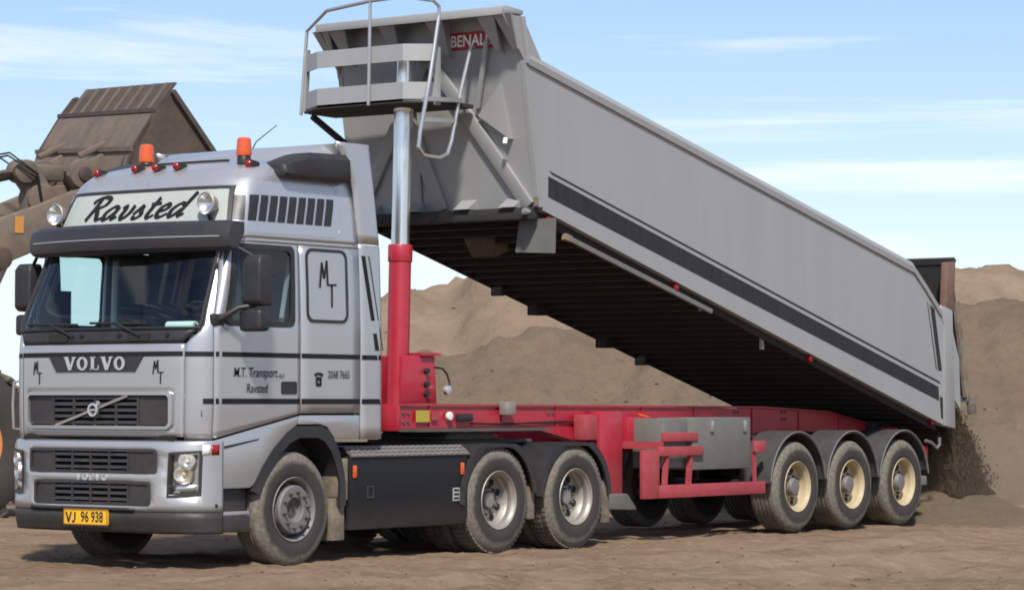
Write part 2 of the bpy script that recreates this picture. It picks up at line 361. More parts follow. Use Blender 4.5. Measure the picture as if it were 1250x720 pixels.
def text(name, s, size, m, parent, fn, shear=0., bold=0., sx=1., align='CENTER', depth=.003):
    cu = bpy.data.curves.new('t', 'FONT'); cu.body = s; cu.size = 1; cu.shear = shear; cu.offset = bold; cu.align_x = align; cu.align_y = 'CENTER'; cu.resolution_u = 3
    ob = bpy.data.objects.new('t', cu); C.objects.link(ob); bpy.context.view_layer.update()
    me = bpy.data.meshes.new_from_object(ob.evaluated_get(bpy.context.evaluated_depsgraph_get()))
    C.objects.unlink(ob); bpy.data.objects.remove(ob); bpy.data.curves.remove(cu)
    me.name = name
    for v in me.vertices: v.co = Vector(fn(v.co.x*size*sx, v.co.y*size, depth))
    me.materials.clear(); me.materials.append(M[m])
    o = bpy.data.objects.new(name, me); C.objects.link(o); o.parent = parent
    return o
# value noise for height fields -----------------------------------
_perm = rng.random((256, 256))
def vnoise(x, y):
    xi = np.floor(x).astype(int); yi = np.floor(y).astype(int); fx = x-xi; fy = y-yi
    fx = fx*fx*(3-2*fx); fy = fy*fy*(3-2*fy)
    a = _perm[xi % 256, yi % 256]; b = _perm[(xi+1) % 256, yi % 256]; c = _perm[xi % 256, (yi+1) % 256]; d = _perm[(xi+1) % 256, (yi+1) % 256]
    return (a+(b-a)*fx)*(1-fy)+(c+(d-c)*fx)*fy-.5
def fbm(x, y, s, o=4, g=.5):
    t = 0; a = 1
    for k in range(o): t = t+a*vnoise(x/s*2**k+17*k, y/s*2**k+31*k); a *= g
    return t
# ------------------------------------------------------------------ ground and sand heaps
F2 = np.array([math.cos(YAW), math.sin(YAW)]); R2 = np.array([math.sin(YAW), -math.cos(YAW)])
def at(d, u): p = CAM[:2]+d*F2+u*R2; return p
def gh(x, y):
    x = np.asarray(x, float); y = np.asarray(y, float)
    near = np.exp(-np.maximum(np.abs(y)-1.5, 0)**2/1.2)*((x > -2) & (x < 14))
    dist = np.hypot(x-3, y+3); fade = 1/(1+(dist/45)**2)
    h = (.16*fbm(x, y, 7, 3)+.075*fbm(x, y, 1.3, 3))*fade*(1-.65*near)+(.042*fbm(x+9, y, .5, 4, .6)+.022*fbm(x, y+4, .13, 3))*fade
    ru = 0
    for y0, sl, a, wd in ((-4.3, .045, .07, .28), (-6.2, .045, .08, .30), (-8.9, -.03, .05, .32), (-3.0, -.02, .035, .25)):
        yy = y-(y0+sl*x+.25*fbm(x, 0*x, 5, 2)); ru = ru-a*np.exp(-(yy/wd)**2)+a*.55*np.exp(-((np.abs(yy)-wd*1.7)/(wd*.6))**2)
    h = h+ru*fade*(.7+.9*fbm(x, y, .8, 2))
    return h+.008
def axis(a, b, st, far):
    o = list(np.arange(a, b+1e-6, st)); s = st; 
    while o[-1] < far: s *= 1.16; o.append(o[-1]+s)
    s = st
    while o[0] > -far: s *= 1.16; o.insert(0, o[0]-s)
    return np.array(o)
def sheet(name, X, Y, Z, m, parent=None):
    ny, nx = X.shape; V = np.stack([X, Y, Z], -1).reshape(-1, 3)
    i = np.arange(ny*nx).reshape(ny, nx); Fc = np.stack([i[:-1, :-1], i[:-1, 1:], i[1:, 1:], i[1:, :-1]], -1).reshape(-1, 4)
    me = bpy.data.meshes.new(name); me.vertices.add(len(V)); me.vertices.foreach_set('co', V.ravel())
    me.loops.add(Fc.size); me.loops.foreach_set('vertex_index', Fc.ravel()); me.polygons.add(len(Fc))
    me.polygons.foreach_set('loop_start', np.arange(0, Fc.size, 4)); me.polygons.foreach_set('loop_total', np.full(len(Fc), 4))
    me.update(calc_edges=True); me.polygons.foreach_set('use_smooth', np.ones(len(Fc), bool))
    me.materials.append(M[m]); o = bpy.data.objects.new(name, me); C.objects.link(o)
    if parent: o.parent = parent
    return o
ax = axis(-9, 18, .065, 2500); ay = axis(-14, 5, .065, 2500)
GX, GY = np.meshgrid(ax, ay)
tag(sheet('ground', GX, GY, gh(GX, GY), 'dirt'), None, None, None, 'structure')

HP = {}
def heap(name, us, ds, toe, crest, m, slope, seed, rough):
    U, D = np.meshgrid(us, ds)
    H = np.interp(us, *zip(*crest))[None, :]+.35*fbm(us+seed, us*0, 3.0, 4)[None, :]*rough
    T_ = np.interp(us, *zip(*toe))[None, :]+.8*fbm(us+seed*2, us*0+5, 2.5, 3)[None, :]*rough
    fr = (D-T_)*np.tan(R(slope)); cd_ = T_+H/np.tan(R(slope))
    bk = H-(D-cd_-1.2)*np.tan(R(slope-4))
    Z = np.minimum(np.minimum(fr, bk), H)
    k = .22*rough; Z = Z-k*np.exp(-np.abs(np.minimum(fr, bk)-H)/(.35*rough+.01))      # soften the brow
    X = CAM[0]+D*F2[0]+U*R2[0]; Y = CAM[1]+D*F2[1]+U*R2[1]
    rel = np.clip(Z/np.maximum(H, .1), 0, 1)
    gul = fbm(U+seed, D*.25+seed, .8*rough+.3, 4, .55)                     # runnels down the slope
    Z = Z+(.26*rough*gul+.24*rough*fbm(X, Y, 1.4*rough, 5, .6)+.11*rough*fbm(X, Y, .32*rough, 4, .6))*np.clip(rel*4, .15, 1)
    Z = np.maximum(Z, -.6)
    HP[name] = np.stack([X, Y, Z, rel], -1).reshape(-1, 4)
    return tag(sheet(name, X, Y, Z, m), None, None, None, 'structure')
heap('sand_heap', np.arange(-6.5, 26, .09), np.concatenate([np.arange(37.5, 47, .09), np.arange(47, 58, .4)]),
     [(-7, 40.5), (-2, 39.2), (2, 39.6), (5.5, 40.6), (7, 41.2), (8.5, 41.0), (12, 38), (26, 36)],
     [(-6.5, .1), (-4.5, .9), (-3, 1.7), (-1.5, 2.2), (0, 2.5), (.9, 3.0), (3, 3.3), (6, 3.15), (9, 3.15), (16, 3.3), (26, 2.0)], 'heap', 34, 3, 1.0)
heap('sand_hill', np.arange(-22, 50, .22), np.concatenate([np.arange(66, 88, .22), np.arange(88, 115, 1.0)]),
     [(-22, 74), (-5, 70), (0, 68), (10, 70), (14, 70), (50, 74)],
     [(-22, .3), (-9, 2.0), (-5.5, 3.7), (-3.2, 4.45), (-2.2, 4.75), (-1.3, 5.2), (0, 6.0), (4, 6.6), (9, 5.7), (11.8, 5.15), (12.6, 5.35), (13.2, 5.55), (14.2, 5.5), (20, 4.6), (30, 5.2), (50, 2)], 'far', 33, 11, 1.6)

# loose clods and pebbles lying on the ground
def clods(name, m, n, region, smin, smax, label, cat, cx=None):
    V, Fc = [], []
    ico = [(0, 0, 1), (.9, 0, .1), (0, .9, .05), (-.9, 0, 0), (0, -.9, .1), (0, 0, -.6)]
    fi = [(0, 1, 2), (0, 2, 3), (0, 3, 4), (0, 4, 1), (5, 2, 1), (5, 3, 2), (5, 4, 3), (5, 1, 4)]
    P = region(n)
    if P.shape[1] > 2: Z = P[:, 2]; P = P[:, :2]
    else: Z = gh(P[:, 0], P[:, 1])
    for (x, y), z in zip(P, Z):
        s = smin+(smax-smin)*random.random()**3; a = random.random()*6.28; q = [(.7+.6*random.random()) for _ in ico]; i = len(V)
        for (vx, vy, vz), k in zip(ico, q):
            V.append((x+s*k*(vx*math.cos(a)-vy*math.sin(a)), y+s*k*(vx*math.sin(a)+vy*math.cos(a)), z+s*.25+s*k*vz*.75))
        Fc += [(i+a_, i+b_, i+c_) for a_, b_, c_ in fi]
    b = MB(); b.v = V; b.f = Fc
    o = b.build(name, m, ang=20); return tag(o, label, cat, None, 'stuff')
def reg(n):
    d = 22.6+rng.random(n)**1.4*16; u = (rng.random(n)-.5)*2*(d*.19); return np.stack([CAM[0]+d*F2[0]+u*R2[0], CAM[1]+d*F2[1]+u*R2[1]], -1)
clods('soil_clods', 'dirt', 1500, reg, .004, .026, 'small loose clods and pebbles scattered over the brown dirt ground', 'pebbles')

def regh(name):
    def f(n):
        q = HP[name]; q = q[(q[:, 3] > .03) & (q[:, 2] > .05)]; pr = np.exp(-2.2*q[:, 3])*(vn := np.clip(.5+2.2*fbm(q[:, 0], q[:, 1], 2.0, 2), .03, 1)); i = rng.choice(len(q), n, p=pr/pr.sum())
        return q[i, :3]+np.array([0, 0, -.01])
    return f
clods('heap_clods', 'heap', 1600, regh('sand_heap'), .012, .05, 'rough earth clods rolled down the face of the brown sand heap', 'clods')
clods('hill_clods', 'far', 900, regh('sand_hill'), .03, .10, 'rough clods strewn over the far tan sand hill', 'clods')
# ------------------------------------------------------------------ wheels
def make_wheel(kind, parent, loc, flip=False):
    """outward side is -Y; kinds: steer, drive (dual), trail (wide single)"""
    W = empty('wheel', loc, parent)
    Rr = .535; wd = dict(steer=.32, drive=.30, trail=.385)[kind]
    def tyre(y0, lugs):
        b = MB(); h = wd
        pr = [(.292, .015), (.31, .004), (.36, -.006), (.43, -.008), (.475, .004), (.505, .018), (.523, .036), (Rr, .055)]
        prof = list(pr); nz_ = 4; span = h-.11; gw = .010
        for k in range(nz_):
            c = .055+span*(k+1)/(nz_+1); prof += [(Rr, c-gw), (Rr-.014, c-gw*.6), (Rr-.014, c+gw*.6), (Rr, c+gw)]
        prof += [(r_, h-a) for r_, a in reversed(pr)]
        b.lathe([(r_, y0+a) for r_, a in prof], n=72)
        if lugs:
            for k in range(56):
                a = 2*math.pi*k/56
                for yy, ww in ((.035, .05), (h-.085, .05), (h*.36, .06), (h*.58, .06)):
                    t = Vector((-math.sin(a), 0, math.cos(a))); rd = Vector((math.cos(a), 0, math.sin(a)))
                    b.obox(rd*(Rr+.001)+Vector((0, y0+yy+ww/2, 0))+t*(.012 if yy > .1 else 0), rd*.010, t*.020, (0, ww/2*.9, 0))
        return b.build('tyre', 'rubber', W, ang=40)
    tyre(0, kind == 'drive')
    if kind == 'drive': tyre(.335, True)
    rm = dict(steer='rimfront', drive='rim', trail='rimcream')[kind]
    b = MB()
    if kind == 'steer':
        b.lathe([(.296, .012), (.303, .004), (.297, -.004), (.285, .004), (.272, .03), (.262, .075), (.262, .14), (.22, .14)], n=56)
        b.build('rim', rm, W, ang=40)
        MB().lathe([(.228, .12), (.226, .0), (.214, -.012), (.118, -.012), (.108, -.004), (.104, .05), (.06, .055), (.001, .055)], n=48).build('hub_flange', rm, W, ang=35)
        nr, nrad, yb = 10, .167, -.012
        MB().lathe([(.070, .054), (.066, .042), (.001, .036)], n=24).build('hub_cap', 'hubdark', W)
    elif kind == 'drive':
        b.lathe([(.296, .012), (.303, .004), (.297, -.004), (.285, .004), (.276, .028), (.262, .04), (.256, .075), (.262, .09), (.246, .11), (.236, .155), (.20, .165), (.10, .16), (.095, .15)], n=56)
        b.build('rim', rm, W, ang=35)
        for k in range(8):
            a = 2*math.pi*(k+.5)/8; c = Vector((.193*math.cos(a), .160, .193*math.sin(a)))
            MB().cyl(c-Vector((0, .008, 0)), c+Vector((0, .02, 0)), .036, n=14).build('hand_hole', 'hole', W)
        MB().lathe([(.085, .165), (.085, .135), (.075, .12), (.05, .116), (.001, .115)], n=32).build('hub', 'rim', W)
        nr, nrad, yb = 10, .136, .160
    else:
        b.lathe([(.296, .012), (.303, .004), (.297, -.004), (.285, .004), (.274, .03), (.26, .045), (.256, .10), (.248, .13), (.20, .14), (.10, .132)], n=56)
        b.build('rim', rm, W, ang=35)
        for k in range(8):
            a = 2*math.pi*(k+.5)/8; c = Vector((.205*math.cos(a), .136, .205*math.sin(a)))
            MB().cyl(c-Vector((0, .010, 0)), c+Vector((0, .02, 0)), .026, n=14).build('hand_hole', 'hole', W)
        MB().lathe([(.105, .14), (.105, .055), (.095, .035), (.06, .03), (.001, .028)], n=32).build('hub', 'rimfront', W)
        nr, nrad, yb = 10, .158, .136
    nut = None
    for k in range(nr):
        a = 2*math.pi*(k+.25)/nr; c = Vector((nrad*math.cos(a), yb, nrad*math.sin(a)))
        if nut is None:
            nut = MB().lathe([(.023, .0), (.022, -.012), (.016, -.014), (.015, -.036), (.010, -.042), (.001, -.042)], n=8).build('wheel_nut', 'hubdark', W); o = nut
        else: o = nut.copy(); C.objects.link(o)
        o.location = c
    if flip: W.rotation_euler = (0, 0, math.pi)
    return W

# ------------------------------------------------------------------ tractor truck
truck = tag(empty('tractor_truck', (0, 0, 0)), 'silver tractor unit with high roof cab, black sun visor and Ravsted roof sign', 'truck')
def T(tab):
    a = np.array(tab, float); return lambda z: float(np.interp(z, a[:, 0], a[:, 1]))
HW = T([(1.15, 1.225), (1.5, 1.245), (2.2, 1.245), (2.6, 1.235), (3.0, 1.215), (3.4, 1.18), (3.62, 1.14), (3.70, 1.10), (3.76, 1.03), (3.80, .93), (3.82, .8)])
XF = T([(1.15, -1.35), (1.3, -1.365), (1.95, -1.365), (2.1, -1.35), (2.35, -1.265), (2.95, -.985), (3.18, -.86), (3.48, -.73), (3.60, -.66), (3.68, -.57), (3.75, -.44), (3.80, -.25), (3.82, -.05)])
XC = T([(1.15, -1.0), (2.2, -1.0), (3.0, -.62), (3.5, -.40), (3.7, -.20), (3.82, .25)])
EM, EN = 2.4, 4.2
XB = .955
def S(th, z, sg=-1):
    xc = XC(z); return (xc-(xc-XF(z))*max(0, math.sin(th))**(2/EM), sg*HW(z)*max(0, math.cos(th))**(2/EN), z)
def th_x(x, z):
    xc = XC(z); k = (xc-x)/(xc-XF(z)); return math.asin(min(1, max(0, k))**(EM/2))
def th_y(y, z): return math.acos(min(1, (abs(y)/HW(z)))**(EN/2))
def Sx(x, z, sg=-1):
    return S(th_x(x, z), z, sg) if x < XC(z) else (x, sg*HW(z), z)
def front(y, z, out=0.):
    q = S(th_y(y, z), z, -1 if y < 0 else 1); return (q[0]-out, y, z)
def on_front(dz=0., dy=0., out=.003): return lambda a, b, d: front(-a+dy, b+dz, out+d)
def on_side(x0, z0, out=.003, sg=-1):
    def f(a, b, d):
        q = Sx(x0+a, z0+b, sg); return (q[0], q[1]+sg*(out+d), q[2])
    return f
# edges of the panels
XD = T([(1.1, -1.10), (2.22, -1.10), (3.03, -.86)])          # front edge of the door
YW = T([(2.05, .98), (2.12, 1.08), (2.22, 1.135), (2.93, 1.07), (3.0, 1.05)])   # half width of the windscreen
def fr_fn(yf):
    """u in [-1,1] across the front between +-yf(z), linear in angle"""
    def f(u, v):
        t0 = th_y(yf(v), v); th = t0+(math.pi/2-t0)*(1-abs(u)); return S(th, v, -1 if u < 0 else 1)
    return f
U = [-1+2*k/28 for k in range(29)]
# front panel below the windscreen; leaves the grille opening
gx = .905
YFP = T([(1.15, 1.02), (1.6, 1.03), (2.1, 1.03)])
def fp(u, v): return front(u*YFP(v), v)
usf = sub([-1, -.93, -.9, .9, .93, 1], .04)
gz = lambda u, v: abs(u) < .9 and 1.30 < v < 1.60
patch('front_panel', fp, usf, sub([1.215, 1.30, 1.60, 1.83, 1.97, 2.06], .08), 'silver', truck, gz)
# black lower windscreen surround (scuttle)
def sc(u, v): return front(u*lerp(1.0, 1.13, (v-2.065)/.135), v)
patch('scuttle_panel', sc, U, sub([2.065, 2.2], .05), 'trim', truck)
ws = patch('windscreen', fr_fn(YW), U, sub([2.205, 2.955], .08), 'glass', truck, solid=0)
# windscreen rubber
for sg in (-1, 1):
    P = [S(th_y(YW(z)+.012, z), z, sg) for z in sub([2.19, 2.97], .08)]
    MB().tube([Vector(p)+Vector((-.004, sg*.004, 0)) for p in P], .022, 8).build('windscreen_seal', 'black', truck)
P = [front(y, 2.20, .002) for y in sub([-1.13, 1.13], .1)]; MB().tube(P, .014, 8).build('windscreen_seal', 'black', truck)
# corner panels (A pillar and the rounded cab corner under it)
for sg in (-1, 1):
    def cf(u, v, sg=sg):
        y1 = (YW(v)+.03 if v > 2.16 else (YFP(min(v, 2.05))+.004 if v <= 2.05 else lerp(YFP(2.05), YW(2.16)+.03, (v-2.05)/.11)))
        a = th_x(XD(v)-.006, v); b_ = th_y(y1, v); return S(lerp(a, b_, u), v, sg)
    for zc, hh, k0, k1 in ((1.965, .045, 0, 1), (1.54, .05, 0, .42)):
        patch('stripe', lambda u, v, cf=cf, sg=sg: tuple(np.array(cf(u, v))+np.array((-.002, sg*.003, 0))), [lerp(k0, k1, k/8) for k in range(9)], [zc-hh/2, zc+hh/2], 'decal', truck, solid=0)
    o = patch('corner_panel', cf, [k/8 for k in range(9)], sub([1.19, 2.05, 2.16, 3.0], .07), 'silver', truck)
# upper front behind the sign, and roof
YR = T([(2.9, 9), (4, 9)])
def upf(u, v):
    th = math.pi/2*(1-abs(u)); return S(th, v, -1 if u < 0 else 1)
Uw = [-1+2*k/44 for k in range(45)]
def shell(u, v):
    t = abs(u); sg = -1 if u < 0 else 1
    if t <= .62: return S(math.pi/2*(1-t/.62), v, sg)
    return (lerp(XC(v), XB, (t-.62)/.38), sg*HW(v), v)
Us = [-1+2*k/80 for k in range(81)]
patch('roof_shell', shell, Us, sub([3.045, 3.18, 3.50, 3.62, 3.70, 3.76, 3.80, 3.82], .04), 'silver_clean', truck)
b = MB()
ol = [S(math.pi/2*(1-abs(u)), 3.82, -1 if u < 0 else 1) for u in Uw]
b.poly([(p[0], p[1], 3.82) for p in ol]+[(XB, .8, 3.82), (XB, -.8, 3.82)]); b.build('roof_skin', 'silver_clean', truck)
for sg in (-1, 1):
    patch('cant_rail', lambda u, v, sg=sg: Sx(lerp(-.85, XB, u), v, sg), [k/16 for k in range(17)], [3.005, 3.04], 'silver', truck)
    # door with window opening
    def zb(x): return lerp(1.205, 1.425, (x+1.1)/1.16)
    def df(u, v, sg=sg):
        x = lerp(XD(v), .075, u); z = v if v > 1.6 else lerp(zb(x), 1.6, (v-1.2)/.4); return Sx(x, z, sg)
    uw = lambda x: (x-XD(2.6))/(.075-XD(2.6))
    door = patch('door', df, sub([0, .115, .9, 1], .08), sub([1.2, 1.6, 2.26, 2.95, 3.0], .08), 'silver', truck, lambda u, v: .115 < u < .9 and 2.26 < v < 2.95)
    patch('door_window', lambda u, v, f=df: tuple(np.array(f(u, v))-np.array((0, (f(u, v)[1] > 0)*.02-.01, 0))), sub([.10, .915], .1), sub([2.24, 2.97], .1), 'glass', door, solid=0)
    # rubber frame with rounded corners
    def wf(a, b_, d, f=df, sg=sg): q = f(a, b_); return (q[0], q[1]+sg*d, q[2])
    ou = rrect(.09, .925, 2.235, 2.975, .03); inn = [(lerp(.14, .875, (a-.09)/.835), lerp(2.285, 2.93, (c-2.235)/.74)) for a, c in ou]
    inn = [(min(max(a, .135), .88), min(max(c, 2.29), 2.92)) for a, c in inn]
    def rr(u0, u1, z0, z1, ru, rz, n=5):
        P = []
        for cx, cz, a0 in ((u1-ru, z1-rz, 0), (u0+ru, z1-rz, 90), (u0+ru, z0+rz, 180), (u1-ru, z0+rz, 270)):
            for k in range(n+1):
                a = R(a0+90*k/n); P.append((cx+ru*math.cos(a), cz+rz*math.sin(a)))
        return P
    ring_prism(rr(.085, .93, 2.23, 2.985, .06, .07), rr(.135, .885, 2.275, 2.935, .07, .08), wf, -.012, .006).build('window_frame', 'black', door)
    # handle recess
    fs = on_side(-.10, 1.665, .0, sg)
    ring_prism(rr(-.10, .12, -.06, .06, .02, .02), rr(-.085, .105, -.045, .045, .015, .015), fs, -.004, .006).build('handle_frame', 'trim', door)
    MB().prism(rr(-.086, .106, -.046, .046, .012, .012), fs, -.004, .003).build('door_handle', 'black', door)
    # stripes: one piece on each panel
    for zc, hh, x0, x1 in ((1.965, .045, -1.09, .07), (1.54, .05, -1.09, .07)):
        patch('stripe', lambda u, v, sg=sg: tuple(np.array(Sx(u, v, sg))+np.array((0, sg*.003, 0))), sub([x0, x1], .12), [zc-hh/2, zc+hh/2], 'decal', door, solid=0)
    for zc, hh in ((1.965, .045), (1.54, .05)):
        patch('stripe', lambda u, v, sg=sg: tuple(np.array(Sx(u, v, sg))+np.array((0, sg*.003, 0))), sub([.085, .95], .2), [zc-hh/2, zc+hh/2], 'decal', truck, solid=0)
    # sleeper side panel
    patch('sleeper_panel', lambda u, v, sg=sg: (u, sg*HW(v), v), sub([.083, XB], .15), sub([1.43, 3.0], .1), 'silver', truck)
    fs = on_side(0, 0, .001, sg)
    ring_prism(rrect(.16, .77, 2.28, 2.98, .09), rrect(.19, .74, 2.31, 2.95, .07), fs, 0, .008).build('sleeper_window_seal', 'black', truck)
    MB().prism(rrect(.185, .745, 2.305, 2.955, .075), fs, 0, .004).build('sleeper_window_blank', 'silver', truck)
    # rear side deflector in two pieces
    for z0, z1, nm in ((1.18, 3.045, 'side_deflector'), (3.055, 4.02, 'side_deflector')):
        def dfn(u, v, sg=sg):
            x0 = float(np.interp(v, (3.0, 3.62, 4.02), (.967, .90, .66))); x1 = 1.335 if v < 3.0 else lerp(1.335, 1.215, (v-3.0)/1.0)
            yy = 1.245 if v < 2.2 else lerp(1.245, 1.19, (v-2.2)/1.6); k = max(0, u-.75)/.25
            return (lerp(x0, x1, u), sg*(yy-.05*k*k), v)
        patch(nm, dfn, [0, .25, .5, .75, .82, .88, .94, 1], sub([z0, (z0+z1)/2, z1-.04, z1], .12), 'silver', truck, solid=.03)
    def dy(x, z): return sg*((1.245 if z < 2.2 else lerp(1.245, 1.19, (z-2.2)/1.6))+.004)
    pl = [(1.0, 2.94), (1.06, 2.94), (1.31, 2.0), (1.31, 1.94), (.98, 1.94), (.98, 1.985), (1.235, 1.985)]
    for quad in ([(.99, 2.94), (1.05, 2.94), (1.24, 2.03), (1.18, 2.03)], [(1.10, 2.94), (1.115, 2.94), (1.30, 2.03), (1.285, 2.03)],
                 [(.975, 1.94), (1.22, 1.94), (1.20, 1.985), (.975, 1.985)], [(1.235, 1.94), (1.275, 1.94), (1.265, 1.985), (1.225, 1.985)], [(.975, 1.515), (1.265, 1.515), (1.245, 1.565), (.975, 1.565)]):
        MB().poly([(x, dy(x, z), z) for x, z in quad]).build('stripe', 'decal', truck)
    # fender under the door, step box, rear lower panel
    yo = sg*1.243; yi = sg*1.14; fy = lambda a, c, d: (a, d, c)
    MB().prism([(-1.09, 1.185), (-.5, 1.30), (.06, 1.405), (.03, 1.315), (-.12, 1.24), (-.32, 1.08), (-.46, .93), (-.57, .78), (-.62, .75), (-.98, .75), (-1.04, .80)], fy, yo, yi).build('fender', 'silver', truck, bevel=.012)
    MB().prism([(.075, 1.41), (.95, 1.41), (.95, 1.19), (.58, 1.19), (.47, 1.30), (.36, 1.325), (.05, 1.325)], fy, yo, yi).build('lower_sleeper_panel', 'silver', truck, bevel=.010)
    MB().prism([(-.98, 1.135), (-.50, 1.20), (-.52, 1.185), (-.98, 1.11)], fy, yo+sg*.003, yo-sg*.01).build('fender_slot', 'black', truck)
    # wheel arch lining
    arc = [(-.60, .72), (-.56, .80), (-.45, .95), (-.31, 1.10), (-.11, 1.255), (.04, 1.312), (.36, 1.312), (.50, 1.26), (.60, 1.14), (.68, .98), (.73, .80), (.74, .55)]
    inn = [(-.50, .68), (-.46, .77), (-.36, .90), (-.24, 1.03), (-.08, 1.15), (.06, 1.20), (.33, 1.20), (.43, 1.16), (.52, 1.07), (.60, .93), (.65, .78), (.66, .55)]
    b = MB(); n = len(arc)
    b.rings([[(x, y, z) for (x, z), y in zip((a, a, c, c), (sg*1.252, sg*.86, sg*.86, sg*1.252))] for a, c in zip(arc, inn)], True)
    b.build('wheel_arch', 'trim', truck, ang=30)
    MB().box(.60, .78, sg*1.20, sg*.90, .22, .62).build('mud_flap', 'flap', truck, bevel=.01)
    MB().prism([(.62, .95), (.80, 1.0), (.80, .60), (.66, .60)], fy, sg*1.225, sg*.9).build('arch_liner', 'flap', truck, bevel=.01)
    # dark recess and step below the fender
    MB().box(-1.07, -.60, sg*1.17, sg*.9, .36, .78).build('step_recess', 'trim', truck, bevel=.01)
    MB().box(-1.00, -.62, sg*1.235, sg*1.10, .505, .54).build('step', 'step', truck, bevel=.006)
    MB().prism([(-1.075, .36), (-.63, .345), (-.62, .50), (-1.075, .505)], fy, sg*1.245, sg*1.0).build('step_skirt', 'trim', truck, bevel=.012)
# lower rear wall, back wall and inside of the cab
MB().box(.93, XB-.002, -1.19, 1.19, 1.2, 3.6).build('cab_back_wall', 'silver', truck)
MB().box(-1.2, .92, -1.17, 1.17, 1.40, 1.46).build('cab_floor', 'dark', truck)
MB().box(-1.22, .92, -.95, .95, 1.0, 1.25).build('cab_base', 'trim', truck)
b = MB(); b.prism([(-1.20, 2.14), (-.88, 2.2), (-.70, 2.12), (-.66, 1.7), (-1.20, 1.7)], lambda a, c, d: (a, d, c), -.98, .98); b.build('dashboard', 'dark', truck, bevel=.03)
MB().box(.55, .60, -1.16, 1.16, 1.5, 3.45).build('sleeper_curtain', 'curtain', truck)
MB().box(-.62, .9, -1.05, 1.05, 3.08, 3.12).build('headliner', 'dark', truck)
MB().box(-.75, -.60, -1.12, 1.12, 2.92, 3.11).build('header_shelf', 'dark', truck, bevel=.02)
def seatb(y):
    b = MB()
    b.prism([(-.25, 1.98), (.22, 1.92), (.24, 2.04), (-.22, 2.13)], lambda a, c, d: (a, d, c), y-.26, y+.26)
    b.build('seat_cushion', 'seat', truck, bevel=.04)
    MB().prism([(.16, 2.0), (.32, 2.02), (.44, 2.72), (.36, 2.76), (.28, 2.72)], lambda a, c, d: (a, d, c), y-.25, y+.25).build('seat_back', 'seat', truck, bevel=.05)
    MB().prism([(.30, 2.76), (.42, 2.78), (.44, 2.95), (.36, 2.96)], lambda a, c, d: (a, d, c), y-.14, y+.14).build('headrest', 'seat', truck, bevel=.04)
    MB().box(-.15, .2, y-.2, y+.2, 1.46, 1.96).build('seat_base', 'dark', truck, bevel=.02)
seatb(-.70); seatb(.70)
b = MB(); cw = Vector((-.60, -.68, 2.28)); ex = Vector((.78, 0, .62)).normalized(); q = ex.cross(Vector((0, 1, 0)))
b.tube([cw+(Vector((0, 1, 0))*math.cos(t)+q*math.sin(t))*.225 for t in [2*math.pi*k/32 for k in range(33)]], .016, 8, False)
b.cyl(cw, cw-ex*.25, .05); b.bar(cw-Vector((0, .21, 0)), cw+Vector((0, .21, 0)), .05, .02, ex)
b.build('steering_wheel', 'black', truck)
for s in (-1, 1):
    MB().prism([(-1.02, 2.22), (-.66, 2.22), (-.66, 2.30), (-.70, 2.96), (-.86, 2.99)], lambda a, c, d: (a, d, c), s*1.165, s*1.145).build('pillar_trim', 'dark', truck)
MB().prism([(-.67, 2.22), (-.54, 2.22), (-.54, 2.60), (-.68, 2.60)], lambda a, c, d: (a, d, c), 1.165, 1.145).build('pillar_trim', 'dark', truck)
# seat belt seen through the driver's window
MB().bar((.10, -1.09, 2.90), (-.02, -1.09, 2.32), .012, .05, (0, 1, 0)).build('seat_belt', 'badge', truck)

# grille and front details ------------------------------------------------
def slotframe(yw, z0, z1, out=.002, th=.022, m='silver', r=.05, fn=None, d1=.014, nm='grille_frame'):
    fn = fn or on_front()
    return ring_prism(rrect(-yw-th, yw+th, z0-th, z1+th, r+th), rrect(-yw, yw, z0, z1, r), fn, -.03, d1+.010).build(nm, m, truck, ang=40)
fr0 = lambda a, b_, d: front(-a, b_, d)
slotframe(.895, 1.315, 1.595, fn=fr0, th=.03, r=.04)
patch('grille_back', lambda u, v: front(u, v, -.06), sub([-.93, .93], .12), [1.28, 1.62], 'hole', truck, solid=0)
for k in range(5):
    z = 1.345+k*.056
    b = MB()
    for y0, y1 in zip(sub([-.53, .53], .106)[:-1], sub([-.53, .53], .106)[1:]):
        b.hexa([front(y0, z-.012, .004-.0), front(y1, z-.012, .004), front(y1, z-.02, -.05), front(y0, z-.02, -.05), front(y0, z+.016, -.002), front(y1, z+.016, -.002), front(y1, z+.012, -.05), front(y0, z+.012, -.05)])
    b.build('grille_slat', 'grille', truck)
for y in (-.54, -.27, 0, .27, .54):
    b = MB(); b.hexa([front(y-.012, 1.315, .006), front(y+.012, 1.315, .006), front(y+.012, 1.315, -.05), front(y-.012, 1.315, -.05), front(y-.012, 1.595, .006), front(y+.012, 1.595, .006), front(y+.012, 1.595, -.05), front(y-.012, 1.595, -.05)])
    b.build('grille_mullion', 'grille', truck)
for s in (-1, 1):
    b = MB(); b.prism(rrect(.55, .885, 1.325, 1.585, .02), lambda a, c, d: front(s*a, c, d), -.04, -.004); b.build('grille_blank', 'grille', truck)
b = MB(); strokes(b, [[(-.50, 1.315), (.42, 1.59)]], lambda a, c, d: front(-a, c, .010+d), .024, .024, sm=False, depth=.010); b.build('grille_diagonal', 'rim', truck)
b = ring_prism([(.062*math.cos(t), 1.46+.062*math.sin(t)) for t in np.arange(0, 6.28, .26)], [(.042*math.cos(t), 1.46+.042*math.sin(t)) for t in np.arange(0, 6.28, .26)], lambda a, c, d: front(-a, c, .02+d), 0, .018)
strokes(b, [[(.03, 1.49), (.075, 1.535)], [(.075, 1.535), (.045, 1.535)], [(.075, 1.535), (.075, 1.505)], [(-.03, 1.46), (.03, 1.46)]], lambda a, c, d: front(-a, c, .022+d), .014, .014, sm=False, depth=.01)
b.build('grille_emblem', 'badge', truck)
